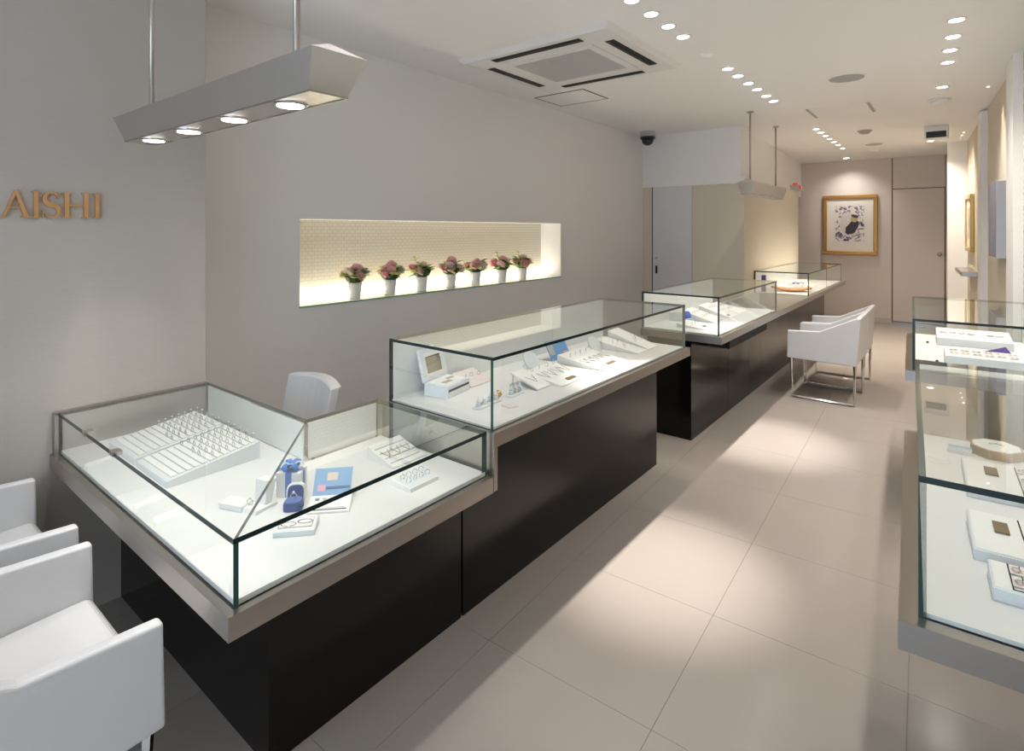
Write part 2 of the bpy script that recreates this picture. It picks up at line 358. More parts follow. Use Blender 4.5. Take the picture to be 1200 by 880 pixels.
def detector(loc, r, label, m=WHITEP):
    t = tag(empty('smoke_detector', loc), label, 'detector')
    obj('base', lathe(new_bm(), [(r, 0), (r, -.012), (r*.8, -.016)], 24), m, t, True); obj('head', lathe(new_bm(), [(r*.75, -.016), (r*.72, -.03), (r*.5, -.04), (r*.2, -.043)], 24), m, t, True)
detector((-1.29, 3.70, CEIL+.02), .055, 'small flat ceiling sensor between the two groups of downlights', CEILM)
detector((-.109, 6.3, CEIL), .085, 'white round smoke detector on the ceiling near the boxed camera')
detector((-.83, 7.7, CEIL), .075, 'beige ceiling detector beyond the hinged hatch', GREYP)
detector((-.90, 9.55, CEIL), .07, 'small detector beside the disc speaker near the back wall', CEILM)
dc = tag(empty('dome_camera', (-2.86, 6.2, CEIL)), 'black dome security camera over the sliding door', 'camera')
obj('mount', lathe(new_bm(), [(.085, 0), (.085, -.06), (.075, -.062)], 24), mat('camera_grey', (.50, .49, .50), .4), dc, True)
obj('collar', lathe(new_bm(), [(.088, -.062), (.088, -.085)], 24), DARKP, dc, True)
obj('dome', lathe(new_bm(), [(.072, -.085), (.068, -.115), (.055, -.14), (.03, -.158), (.006, -.163)], 24), DARKP, dc, True)
bc = tag(empty('box_camera', (-.165, 7.95, CEIL)), 'white boxed ceiling unit with a black window', 'camera')
obj('housing', extr(new_bm(), [(-.11, 0), (.11, 0), (.13, -.05), (.10, -.135), (-.085, -.135), (-.12, -.06)], 0, -.11, .11), WHITEP, bc, bevel=.006)
obj('lens_window', bx(-.09, .09, -.123, -.105, -.13, -.062), DARKP, bc)

# ------------------------------------------------------------------ pendant lamps
def pendant(name, label, loc, rz, ztop, h, rod_x, spots, watts, lens=GLOWS):
    """long satin trough lamp along local x, centre at loc, rods up to the ceiling"""
    t = tag(empty(name, (loc[0], loc[1], 0), rz), label, 'pendant lamp')
    L, W, Lb, Wb = .665, .078, .615, .052
    b = new_bm()
    top = [b.verts.new((sx_*L, sy_*W, ztop)) for sx_, sy_ in ((-1, -1), (1, -1), (1, 1), (-1, 1))]
    bot = [b.verts.new((sx_*Lb, sy_*Wb, ztop-h)) for sx_, sy_ in ((-1, -1), (1, -1), (1, 1), (-1, 1))]
    rg = [b.verts.new((-L+.05, 0, ztop+.034)), b.verts.new((L-.05, 0, ztop+.034))]
    b.faces.new(bot)
    for i in range(4): b.faces.new((top[i], top[(i+1) % 4], bot[(i+1) % 4], bot[i]))
    b.faces.new((top[0], top[1], rg[1], rg[0])); b.faces.new((top[2], top[3], rg[0], rg[1])); b.faces.new((top[1], top[2], rg[1])); b.faces.new((top[3], top[0], rg[0]))
    obj('body', b, LAMPM, t)
    obj('bottom_lip', ring_frame(-Lb-.002, Lb+.002, -Wb-.002, Wb+.002, .004, ztop-h-.003, ztop-h+.001), STEELD, t)
    for x in rod_x:
        obj('rod', tube(new_bm(), [(x, 0, ztop+.015), (x, 0, CEIL)], .0085, 12), STEEL, t, True)
        obj('ceiling_cup', lathe(new_bm(), [(.03, CEIL), (.03, CEIL-.012), (.014, CEIL-.018)], 16, x, 0), STEEL, t)
    for x in spots:
        s = obj('lamp_ring', lathe(new_bm(), [(.046, ztop-h), (.046, ztop-h-.003), (.038, ztop-h-.005)], 24, x, 0), CHROME, t)
        obj('lamp_lens', lathe(new_bm(), [(.034, ztop-h-.005), (.034, ztop-h-.0065)], 24, x, 0), lens, s)
        if watts: spot((x, 0, ztop-h-.012), watts, 75, .7, None, (1, .95, .88), 'lamp', .03, t)
    return t
pendant('pendant_lamp', 'long satin metal trough pendant lamp beside the letter sign', (-1.81, .79, 0), 0, 1.922, .09, (-.51, .47), (-.49, -.19, .13, .44), 11)
pendant('pendant_lamp', 'long satin metal trough pendant lamp over the metal counter', (-1.58, 6.27, 0), R(90), 1.965, .11, (-.5, .5), (-.45, -.15, .15, .45), 0, mat('unlit_lens', (.7, .68, .64), .3))

# ------------------------------------------------------------------ glass showcases
def pane(name, x0, x1, y0, y1, z0, z1, axis, side, parent, edge=EDGE):
    """thin glass sheet: one clear face (axis, side), rims in dark polished edge"""
    b = new_bm(); box(b, x0, x1, y0, y1, z0, z1)
    b.normal_update(); bmesh.ops.recalc_face_normals(b, faces=b.faces)
    kill = []
    for f in b.faces:
        c = f.normal[axis]
        if abs(c) > .5:
            if c*side > 0: f.material_index = 0
            else: kill.append(f)
        else: f.material_index = 1
    bmesh.ops.delete(b, geom=kill, context='FACES_ONLY')
    me = bpy.data.meshes.new(name); b.to_mesh(me); b.free(); me.materials.append(GLASS); me.materials.append(edge)
    o = bpy.data.objects.new(name, me); COL.objects.link(o); o.parent = parent
    return o
TH = .012
def hood(parent, x0, x1, y0, y1, z0, z1, back=-1, doors=3, y0pane=True, y1pane=True, backmat=None):
    """rectangular glass hood; the staff side (back=-1: low x, +1: high x) has white sliding doors"""
    pane('glass_top', x0, x1, y0, y1, z1-TH, z1, 2, 1, parent)
    xf = (x1-TH, x1) if back < 0 else (x0, x0+TH)
    pane('glass_front', *xf, y0, y1, z0, z1-TH, 0, -back, parent, EDGEG)
    if y0pane: pane('glass_end', x0, x1-TH if back < 0 else x1, y0, y0+TH, z0, z1-TH, 1, -1, parent, EDGE)
    if y1pane: pane('glass_end', x0, x1-TH if back < 0 else x1, y1-TH, y1, z0, z1-TH, 1, 1, parent, EDGE)
    xb = x0 if back < 0 else x1
    w = (y1-y0-2*TH)/doors
    for k in range(doors):
        s = .004 if k % 2 else .010
        xa = xb+s if back < 0 else xb-s-.005
        obj('sliding_door', bx(xa, xa+.005, y0+TH+k*w, y0+TH+(k+1)*w-.002, z0+.001, z1-TH-.001), backmat or ACRYL, parent)
    for yy in (y0+TH, y1-TH-.009):
        obj('back_post', bx(xb+(.001 if back < 0 else -.010), xb+(.010 if back < 0 else -.001), yy, yy+.008, z0, z1-TH), DARKP, parent)

# --- corner case (L-shaped, low)
GX, BXk = -1.26, -1.85
G1, ZD1, ZM1 = .811, .667, .60
Y0, Y1, Y2 = .59, 1.13, 1.45
c1 = tag(empty('display_case', (-1.9, .95, 0)), 'low L-shaped corner display case with glass top under the trough pendant', 'display case')
c1i = Matrix.Translation((1.9, -.95, 0))
def rel(o, e):
    o.matrix_parent_inverse = Matrix.Identity(4)
    o.location = -e.location; return o
def add1(n, bm, m, **k): return rel(obj(n, bm, m, c1, **k), c1)
Lp = [(XW, Y0-.02), (GX+.02, Y0-.02), (GX+.02, Y2+.012), (BXk, Y2+.012), (BXk, Y1), (XW, Y1)]
add1('metal_frame', prism(new_bm(), Lp, ZM1, ZD1-.012), STEEL)
Ld = [(XW+.02, Y0+.008), (GX-.008, Y0+.008), (GX-.008, Y2), (BXk+.02, Y2), (BXk+.02, Y1-.015), (XW+.02, Y1-.015)]
add1('white_deck', prism(new_bm(), Ld, ZD1-.012, ZD1), DECK)
add1('base', prism(new_bm(), [(XW+.001, .80), (-1.5, .80), (-1.5, 1.575), (BXk+.05, 1.575), (BXk+.05, Y1), (XW+.001, Y1)], 0, ZM1), BLACKG)
# glass top of two mitred sheets
for pts in ([(XW+.03, Y0), (GX, Y0), (BXk, Y1), (XW+.03, Y1)], [(GX-.001, Y0+.0015), (GX, Y2), (BXk, Y2), (BXk-.001, Y1+.0015)]):
    b = new_bm(); va = [b.verts.new((*p, G1-TH)) for p in pts]; vb = [b.verts.new((*p, G1)) for p in pts]
    f = b.faces.new(vb); f.material_index = 0
    for i in range(4): f = b.faces.new((va[i], va[(i+1) % 4], vb[(i+1) % 4], vb[i])); f.material_index = 1
    me = bpy.data.meshes.new('glass_top'); b.to_mesh(me); b.free(); me.materials.append(GLASS); me.materials.append(EDGE)
    o = bpy.data.objects.new('glass_top', me); COL.objects.link(o); o.parent = c1; rel(o, c1)
rel(pane('glass_front', XW+.03, GX, Y0, Y0+TH, ZD1-.012, G1-TH, 1, -1, c1, EDGEG), c1)
rel(pane('glass_front', GX-TH, GX, Y0+TH, Y2, ZD1-.012, G1-TH, 0, 1, c1, EDGEG), c1)
rel(pane('glass_end', BXk, GX-TH, Y2-TH, Y2, ZD1-.012, G1-TH, 1, 1, c1, EDGEG), c1)
for k in range(2):
    xa = XW+.04+k*.395; add1('sliding_door', bx(xa, xa+.392, Y1-.006-.006*(k % 2), Y1-.002-.006*(k % 2), ZD1, G1-TH-.001), ACRYL)
add1('sliding_door', bx(BXk+.002, BXk+.006, Y1+.004, Y2-TH, ZD1, G1-TH-.001), ACRYL)
add1('wall_post', bx(XW+.001, XW+.03, Y0-.012, Y1, ZD1-.012, G1), STEEL)
for x in (-2.345, -2.07): add1('hinge_clip', bx(x, x+.035, Y0-.004, Y0+.022, G1-.010, G1+.003), STEEL)

# --- tall case
G2, ZD2, ZM2 = 1.057, .808, .752
c2 = tag(empty('display_case', (-1.5, 2.4, 0)), 'tall glass display case on a black base standing next to the corner case', 'display case')
def add2(n, bm, m, **k): return rel(obj(n, bm, m, c2, **k), c2)
TY0, TY1, TXB = 1.485, 3.25, -1.82
add2('metal_frame', bx(TXB-.02, GX+.02, TY0-.02, TY1+.03, ZM2, ZD2-.008), STEEL)
add2('end_upright', bx(TXB-.02, GX+.02, TY0-.02, TY0-.001, ZM1+.002, ZM2), STEEL)
add2('white_deck', bx(TXB+.01, GX-.008, TY0+.008, TY1-.008, ZD2-.008, ZD2), DECK)
add2('base', bx(TXB+.05, -1.5, 1.585, 3.385, 0, ZM2), BLACKG)
n0 = len(COL.objects); hood(c2, TXB, GX, TY0, TY1, ZD2-.008, G2, -1, 3)
for o in list(c2.children):
    if o.location.length < 1e-6: rel(o, c2)

# --- long metal counter with two hoods
ZC, ZCB = .775, .722
ct = tag(empty('display_counter', (-1.55, 6.6, 0)), 'long metal-topped counter with dark lacquered base under the far pendant lamp', 'counter')
def addc(n, bm, m, **k): return rel(obj(n, bm, m, ct, **k), ct)
addc('metal_top', bx(-1.835, GX+.02, 3.85, 9.35, ZCB, ZC), STEEL, bevel=.003)
yy = 3.92
for y1 in (4.75, 5.35, 5.75, 6.9, 8.0, 9.1):
    addc('base_panel', bx(-1.81, -1.475, yy, y1-.004, 0, ZCB), BLACKG); yy = y1
addc('under_counter_box', bx(-1.475, -1.31, 4.25, 5.3, .62, ZCB), BLACKM)
def showcase(label, y0, y1, zt):
    t = tag(empty('glass_showcase', (-1.56, (y0+y1)/2, ZC)), label, 'showcase')
    s0 = set(t.children)
    obj('white_deck', bx(-1.82, GX-.01, y0+.008, y1-.008, ZC, ZC+.008), DECK, t)
    hood(t, -1.832, GX, y0, y1, ZC, zt, -1, 2)
    for o in t.children: rel(o, t)
    return t
showcase('glass showcase at the end of the metal counter next to the tall case', 3.87, 5.43, 1.045)
showcase('glass showcase at the back end of the metal counter holding an orange tray', 6.85, 9.1, 1.03)

# --- right-hand cases, turned with the wall
RZ = R(2.86)
def rcase(label, loc, L, D=.56):
    t = tag(empty('display_case', loc, RZ), label, 'display case')
    obj('metal_frame', bx(-.03, D, -.03, L+.03, ZM2-.004, ZD2-.008), STEELD, t)
    obj('white_deck', bx(.008, D-.01, .008, L-.008, ZD2-.008, ZD2), DECK, t)
    obj('base', bx(.28, D, .05, L-.05, 0, ZM2-.004), BLACKG, t)
    hood(t, 0, D, 0, L, ZD2-.008, G2, 1, 2)
    return t
rc1 = rcase('glass display case by the right-hand wall holding an octagonal brown box', (-.052, 1.25, 0), 1.12)
rc2 = rcase('glass display case by the right-hand wall near the two white armchairs', (-.168, 3.45, 0), 1.19)

# ------------------------------------------------------------------ chairs
def armchair(label, loc, rz, group=None):
    """white leather tub armchair on chrome sled legs; faces local +y, front edge at y=0"""
    t = tag(empty('armchair', loc, rz), label, 'armchair', group)
    W, D, th = .275, .57, .035
    prof = [(0, .355), (-.005, .60), (-.26, .615), (-D+.03, .755), (-D, .755), (-D+.03, .345)]
    for s in (-1, 1):
        b = new_bm(); x0, x1 = (W-th, W) if s > 0 else (-W, -W+th)
        extr(b, prof, 0, x0, x1); obj('arm', b, LEATHER, t, bevel=.008, seg=3)
    obj('backrest', extr(new_bm(), [(-D+.03, .345), (-D, .755), (-D+.035, .757), (-D+.085, .40), (-D+.085, .345)], 0, -W+th, W-th), LEATHER, t, bevel=.006)
    obj('seat', extr(new_bm(), [(-.004, .355), (-.002, .435), (-.02, .455), (-D+.06, .435), (-D+.06, .35)], 0, -W+th+.001, W-th-.001), LEATHER, t, bevel=.012, seg=3)
    for s in (-1, 1):
        x = s*(W-.02)
        obj('sled_leg', sq_tube(new_bm(), [(x, -.03, .36), (x, -.045, .012), (x, -D+.05, .012), (x, -D+.045, .36)], .018), CHROME, t)
    obj('stretcher', bx(-W+.03, W-.03, -D+.045, -D+.063, .335, .353), CHROME, t)
    return t
armchair('white leather armchair facing the long side of the corner case', (-1.70, .515, 0), 0)
armchair('white leather armchair tucked in against the letter-sign wall', (-2.365, .52, 0), 0)
armchair('white leather armchair at the metal counter, the one nearer the tall case', (-1.19, 5.775, 0), R(90))
armchair('white leather armchair at the metal counter, the one nearer the back wall', (-1.19, 6.36, 0), R(90))
# staff chair behind the corner case
st = tag(empty('staff_chair', (-2.36, 1.42, 0), R(-4)), 'white padded staff chair showing above the corner case', 'chair')
b = new_bm(); n = 8
for z in (0, 1):
    pass
arc = [(-.20+.4*i/n, .0+.045*math.sin(math.pi*i/n)) for i in range(n+1)]
lo_ = [(x*.92, y) for x, y in arc]
rows = []
for zz, pts, dy in ((.50, lo_, -.03), (.65, arc, 0), (.795, arc, .03), (.80, arc, .04)):
    rows.append(([b.verts.new((x, y+dy, zz+(.012*math.sin(math.pi*i/n) if zz > .7 else 0))) for i, (x, y) in enumerate(pts)], [b.verts.new((x, y+dy+.045, zz+(.012*math.sin(math.pi*i/n) if zz > .7 else 0))) for i, (x, y) in enumerate(pts)]))
for (a0, a1), (b0, b1) in zip(rows, rows[1:]):
    for i in range(n): b.faces.new((a0[i], a0[i+1], b0[i+1], b0[i])); b.faces.new((a1[i+1], a1[i], b1[i], b1[i+1]))
    b.faces.new((a0[0], b0[0], b1[0], a1[0])); b.faces.new((a0[n], a1[n], b1[n], b0[n]))
for q in (0, -1):
    a0, a1 = rows[q]
    for i in range(n): b.faces.new((a0[i], a1[i], a1[i+1], a0[i+1]))
obj('backrest', b, LEATHER, st, bevel=.008)
obj('seat', bx(-.2, .2, -.26, .02, .40, .46), LEATHER, st, bevel=.02, seg=3)
obj('back_bar', bx(-.03, .03, .03, .045, .40, .60), CHROME, st)
for sx_ in (-.17, .17):
    for sy_ in (-.23, 0): obj('leg', sq_tube(new_bm(), [(sx_, sy_, .40), (sx_, sy_, 0)], .02), CHROME, st)

# ------------------------------------------------------------------ letter sign
sg = tag(empty('wall_sign', (XW, .58, 1.55)), 'bronze serif letters AISHI mounted on the woven wallpaper', 'sign')
def yof(u): return P(u, 255, X=XW).y
ZL, ZH, TH_L = 1.548, 1.645, .012
def letter(polys, name):
    b = new_bm()
    for k, pts in enumerate(polys):
        extr(b, pts, 0, XW+.001, XW+TH_L+.0004*k)
    o = obj(name, b, BRONZE, sg); rel(o, sg)
def rect(y0, y1, z0, z1): return [(y0, z0), (y1, z0), (y1, z1), (y0, z1)]
HL = ZH-ZL
def serif(y0, y1, z, s=.004): return rect(y0, y1, z, z+s)
def let_I(yc, w=.0135): letter([rect(yc-w/2, yc+w/2, ZL, ZH), serif(yc-w*.95, yc+w*.95, ZL), serif(yc-w*.95, yc+w*.95, ZH-.004)], 'letter')
ya0, ya1 = yof(-1), yof(36); ym = yof(17.5)
letter([[(ya0+.006, ZL), (ya0+.013, ZL), (ym+.002, ZH-.012), (ym-.003, ZH+.002)], [(ya1-.021, ZL), (ya1-.006, ZL), (ym+.003, ZH+.004), (ym-.004, ZH-.002)],
        rect(ya0+.024, ya1-.024, ZL+.033, ZL+.038), serif(ya0-.001, ya0+.022, ZL), serif(ya1-.030, ya1+.002, ZL)], 'letter')
let_I(yof(41.5))
s0, s1 = yof(49), yof(70); sc = (s0+s1)/2; sw = (s1-s0)/2
def s_pt(t):
    if t < .5: a = R(35)+ (R(270)-R(35))*(t/.5); return (sc+sw*.78*math.cos(a), ZL+HL*.735+HL*.245*math.sin(a))
    a = R(90)-(R(90)+R(145))*((t-.5)/.5); return (sc+sw*.82*math.cos(a), ZL+HL*.255+HL*.235*math.sin(a))
sp_ = [s_pt(i/28) for i in range(29)]
b = new_bm(); pa, pb_ = [], []
for i, (y, z) in enumerate(sp_):
    q0, q1 = sp_[max(i-1, 0)], sp_[min(i+1, 28)]; tx, tz = q1[0]-q0[0], q1[1]-q0[1]; l = math.hypot(tx, tz) or 1
    wd = .0025+.0055*math.sin(math.pi*i/28)**2
    pa.append((y-tz/l*wd, z+tx/l*wd)); pb_.append((y+tz/l*wd, z-tx/l*wd))
va = [[b.verts.new((XW+dx, *p)) for p in pp] for pp in (pa, pb_) for dx in (.001, TH_L)]
for i in range(28):
    b.faces.new((va[1][i], va[1][i+1], va[3][i+1], va[3][i])); b.faces.new((va[0][i], va[1][i], va[1][i+1], va[0][i+1])); b.faces.new((va[2][i], va[2][i+1], va[3][i+1], va[3][i]))
b.faces.new((va[0][0], va[2][0], va[3][0], va[1][0])); b.faces.new((va[0][28], va[1][28], va[3][28], va[2][28]))
rel(obj('letter', b, BRONZE, sg), sg)
letter([rect(s0, s0+.003, ZL+.002, ZL+HL*.28), rect(s1-.009, s1-.006, ZH-HL*.26, ZH-.002)], 'letter_serif')
h0_, h1_ = yof(77.5), yof(100); w = .0135
letter([rect(h0_-w/2, h0_+w/2, ZL, ZH), rect(h1_-w/2, h1_+w/2, ZL, ZH), rect(h0_, h1_, ZL+HL*.47, ZL+HL*.52)] + [serif(y-w, y+w, z) for y in (h0_, h1_) for z in (ZL, ZH-.004)], 'letter')
let_I(yof(113))

# ------------------------------------------------------------------ pictures, shelf, small wall things
def picmat():
    m = bpy.data.materials.new('print_ink'); m.use_nodes = True; nt = m.node_tree; pb = nt.nodes['Principled BSDF']; pb.inputs['Roughness'].default_value = .5
    tc = nt.nodes.new('ShaderNodeTexCoord'); n1 = nt.nodes.new('ShaderNodeTexNoise'); n1.inputs['Scale'].default_value = 16; n1.inputs['Detail'].default_value = 5; n1.inputs['Distortion'].default_value = 1.2
    cr = nt.nodes.new('ShaderNodeValToRGB'); e = cr.color_ramp.elements
    e[0].position = .36; e[0].color = (.05, .04, .06, 1); e[1].position = .52; e[1].color = (.80, .77, .72, 1)
    x = e.new(.44); x.color = (.30, .24, .34, 1)
    nt.links.new(tc.outputs['Object'], n1.inputs[0]); nt.links.new(n1.outputs[0], cr.inputs[0]); nt.links.new(cr.outputs[0], pb.inputs['Base Color'])
    return m
INK = picmat()
px0, px1, pz0, pz1 = -1.775, -.985, 1.09, 2.09
pic = tag(empty('framed_picture', (-1.38, YB-.022, 1.58)), 'gold framed abstract print in cream mount on the back wall', 'picture')
def addp(n, bm, m, **k): return rel(obj(n, bm, m, pic, **k), pic)
yf = YB-.023
b = new_bm()
for q in ((px0, px1, pz0, pz0+.06), (px0, px1, pz1-.06, pz1), (px0, px0+.06, pz0+.06, pz1-.06), (px1-.06, px1, pz0+.06, pz1-.06)): box(b, q[0], q[1], yf-.05, yf, q[2], q[3])
addp('frame', b, GOLDF, bevel=.012, seg=3)
addp('mount', bx(px0+.06, px1-.06, yf-.02, yf-.001, pz0+.06, pz1-.06), mat('cream_mount', (.84, .80, .73), .7))
addp('paper', bx(px0+.15, px1-.15, yf-.023, yf-.02, pz0+.19, pz1-.15), mat('print_paper', (.80, .78, .74), .7))
addp('printed_border', bx(px0+.185, px1-.19, yf-.0245, yf-.023, pz0+.23, pz1-.18), INK)
def blob(cx0, cz0, rx, rz, yo, rot=0, n=18, wob=.12, seed=1):
    rnd = random.Random(seed); pts = []
    for i in range(n):
        a = 2*math.pi*i/n; r = 1+rnd.uniform(-wob, wob); x, z = rx*r*math.cos(a), rz*r*math.sin(a)
        pts.append((cx0+x*math.cos(rot)-z*math.sin(rot), cz0+x*math.sin(rot)+z*math.cos(rot)))
    return extr(new_bm(), pts, 1, yf-.024-yo, yf-.0235)
addp('printed_field', blob(-1.39, 1.60, .14, .20, .0014, 0, 14, .05), mat('print_pale', (.66, .62, .60), .6))
addp('printed_shape', blob(-1.345, 1.55, .075, .135, .002, -.55, seed=3), mat('print_dark', (.045, .035, .05), .6))
addp('printed_shape', blob(-1.315, 1.69, .05, .055, .0024, 0, seed=5), mat('print_ochre', (.50, .38, .20), .6))
addp('printed_shape', blob(-1.31, 1.735, .055, .025, .0028, -.4, seed=8), MATS['print_dark'])
def side_pic(name, label, ya, yb, z0, z1, dep, fm, border, faces):
    t = tag(empty(name, (wr((ya+yb)/2)-.001, (ya+yb)/2, (z0+z1)/2), RZ), label, 'picture')
    hw, hh = (yb-ya)/2, (z1-z0)/2
    if border:
        b = new_bm()
        for q in ((-hw, hw, -hh, -hh+border), (-hw, hw, hh-border, hh), (-hw, -hw+border, -hh+border, hh-border), (hw-border, hw, -hh+border, hh-border)): box(b, -dep, 0, q[0], q[1], q[2], q[3])
        obj('frame', b, fm, t, bevel=.006)
        obj('mount', bx(-dep*.5, 0, -hw+border, hw-border, -hh+border, hh-border), MATS['cream_mount'], t)
        obj('print', bx(-dep*.55, -dep*.5, -hw*.5, hw*.5, -hh*.55, hh*.55), faces, t)
    else:
        obj('canvas', bx(-dep, 0, -hw, hw, -hh, hh), fm, t, bevel=.003)
        obj('painted_face', bx(-dep-.002, -dep, -hw+.004, hw-.004, -hh+.004, hh-.004), faces, t)
    return t
side_pic('framed_picture', 'gold framed picture on the right-hand wall above the metal ledge', 8.40, 9.2, 1.245, 1.93, .04, mat('light_gold_frame', (.62, .45, .17), .35, .6), .05, mat('grey_print', (.52, .50, .52), .6, vary=(6, .4, (1, 1, 1))))
side_pic('canvas_picture', 'unframed grey-blue canvas on the right-hand wall between the white pilasters', 5.72, 6.22, 1.285, 1.885, .06, mat('canvas_edge', (.50, .53, .62), .7), 0, mat('canvas_paint', (.27, .27, .33), .7, vary=(5, .35, (1, 1, 1))))
obj_l = tag(obj('wall_ledge', extr(new_bm(), [(wr(8.05)-.001, 8.05), (wr(9.1)-.001, 9.1), (wr(9.1)-.14, 9.1), (wr(8.05)-.14, 8.05)], 2, .985, 1.035), STEELD, bevel=.003), 'narrow metal ledge on the right-hand wall under the gold framed picture', 'shelf')
em = tag(empty('emergency_lamp', (PX+.02, 9.0, 2.085)), 'grey box with a red lamp over the partition', 'alarm lamp')
obj('box', bx(-.06, .06, -.13, .2, 0, .075), GREYP, em, bevel=.004); obj('red_lens', lathe(new_bm(), [(.035, .075), (.035, .09), (.02, .105)], 16, .0, -.08), mat('red_lens', (.6, .02, .015), .3, emit=(1, .05, .03), estr=.25), em)
b = bx(.06, .075, -.11, -.04, .015, .06); obj('red_panel', b, MATS['red_lens'], em)

# ------------------------------------------------------------------ flower vases in the niche
def leafy(m, f):
    nt = m.node_tree; b = nt.nodes['Principled BSDF']; out = nt.nodes['Material Output']
    t = nt.nodes.new('ShaderNodeBsdfTranslucent'); t.inputs[0].default_value = b.inputs['Base Color'].default_value
    mx = nt.nodes.new('ShaderNodeMixShader'); mx.inputs[0].default_value = f
    nt.links.new(b.outputs[0], mx.inputs[1]); nt.links.new(t.outputs[0], mx.inputs[2]); nt.links.new(mx.outputs[0], out.inputs[0])
PETALS = [mat('rose_pink', (.88, .52, .56), .7), mat('dusty_pink', (.88, .62, .61), .7), mat('pale_pink', (.86, .70, .66), .7)]
LEAVES = [mat('leaf_green', (.19, .32, .09), .5), mat('lime_leaf', (.58, .66, .22), .5), mat('dark_leaf', (.09, .15, .06), .5)]
for m_ in PETALS+LEAVES: leafy(m_, .45)
VASE = mat('white_ceramic', (.82, .82, .80), .3)
def bloom_bm(r, seed):
    rnd = random.Random(seed); b = new_bm()
    for ring, (n, tilt, rr) in enumerate(((4, 8, .8), (6, 28, .9), (8, 52, 1.0), (8, 78, .95))):
        for k in range(n):
            a = 2*math.pi*k/n+ring*.4+rnd.uniform(-.15, .15)
            M = Matrix.Rotation(a, 3, 'Z') @ Matrix.Rotation(R(tilt+rnd.uniform(-8, 8)), 3, 'Y')
            q = [(0, -.18*rr, 0), (0, .18*rr, 0), (.10, .42*rr, .5*rr), (.02, .30*rr, .95*rr), (.02, -.30*rr, .95*rr), (.10, -.42*rr, .5*rr), (.16, 0, .5*rr), (.06, 0, 1.02*rr)]
            v = [b.verts.new((M @ Vector(p))*r) for p in q]
            for f in ((0, 1, 6), (1, 2, 6), (2, 3, 7, 6), (6, 7, 4, 5), (0, 6, 5)): b.faces.new([v[i] for i in f])
    return b
def leaf_bm(L, W):
    b = new_bm(); v = [b.verts.new(p) for p in ((0, 0, 0), (L*.35, W, L*.06), (L*.75, W*.75, -L*.02), (L, 0, -L*.15), (L*.75, -W*.75, -L*.02), (L*.35, -W, L*.06), (L*.5, 0, L*.12))]
    for f in ((0, 1, 6), (1, 2, 6), (2, 3, 6), (3, 4, 6), (4, 5, 6), (5, 0, 6)): b.faces.new([v[i] for i in f])
    return b
bloom_me = [None]*3
looks = ['a pale cream and rose posy with a big lime leaf', 'two large pink roses and a trailing stem', 'a single rose between lime leaves and dark foliage', 'a wide rose bunch ringed by leaves', 'a loose rose bunch with lime foliage', 'one rose and a tall lime sprig', 'dusky roses and a dark drooping leaf']
vx = [416, 457, 494, 528, 557, 588, 612]
vbot = [352, 347.5, 342.5, 337.5, 333.5, 329.5, 326.5]
NZL = NZ0+.0125
for k, (u, v, look) in enumerate(zip(vx, vbot, looks)):
    p = P(u, v, z=NZL); p.x = XN-.075; p.y = P(u, v, X=p.x).y
    t = tag(empty('flower_vase', (p.x, p.y, NZL)), 'white niche vase with '+look, 'flower vase', 'flower vases in the wall niche')
    rnd = random.Random(40+k); s = 1.25
    obj('vase', lathe(new_bm(), [(.026*s, 0), (.029*s, .003), (.036*s, .085*s), (.034*s, .086*s), (.030*s, .07*s)], 20), VASE, t, True)
    obj('foliage_core', lathe(new_bm(), [(.01, .10), (.055, .115), (.07, .145), (.045, .185), (.01, .195)], 10), LEAVES[2], t)
    nb = [6, 6, 5, 7, 7, 5, 6][k]
    for i in range(nb):
        a = 2*math.pi*i/nb+rnd.uniform(-.5, .5)+.5; rr = .062 if i else .012
        o = obj('bloom', bloom_bm(rnd.uniform(.040, .050), k*10+i), PETALS[rnd.randrange(3) if k != 0 or i != 1 else 2], t)
        o.location = (rr*math.cos(a), rr*1.15*math.sin(a), .145+rnd.uniform(0, .025)+(.035 if i == 0 else 0)); o.rotation_euler = (rnd.uniform(-.2, .2)-.7*math.sin(a), .7*math.cos(a)+.2, rnd.uniform(0, 3))
    for i in range(22):
        a = 2*math.pi*i/11+rnd.uniform(-.2, .2); up_ = rnd.uniform(-.1, .7)
        o = obj('leaf', leaf_bm(rnd.uniform(.07, .105), rnd.uniform(.02, .032)), LEAVES[rnd.choice((0, 1, 1, 1, 0, 2))], t)
        o.location = (.022*math.cos(a), .026*math.sin(a), .118+rnd.uniform(0, .06)); o.rotation_euler = (rnd.uniform(-.4, .4), -up_, a)
    if k in (5, 6, 2):
        o = obj('sprig', tube(new_bm(), [(0, 0, .1), (.01, -.04, .19), (.01, -.08, .26)], .002, 5), LEAVES[1], t)
        for i in range(5):
            l = obj('leaf', leaf_bm(.05, .017), LEAVES[1], t); l.location = (.01, -.04-.009*i, .19+.016*i); l.rotation_euler = (0, -.4, i*2.2)
# fallen petals beside the second vase
tag(obj('fallen_leaf', leaf_bm(.05, .02), LEAVES[1]), 'lime leaf lying on the niche ledge by the vases', 'leaf').location = (XN-.055, P(450, 348, X=XN-.05).y+.0, NZL+.008)

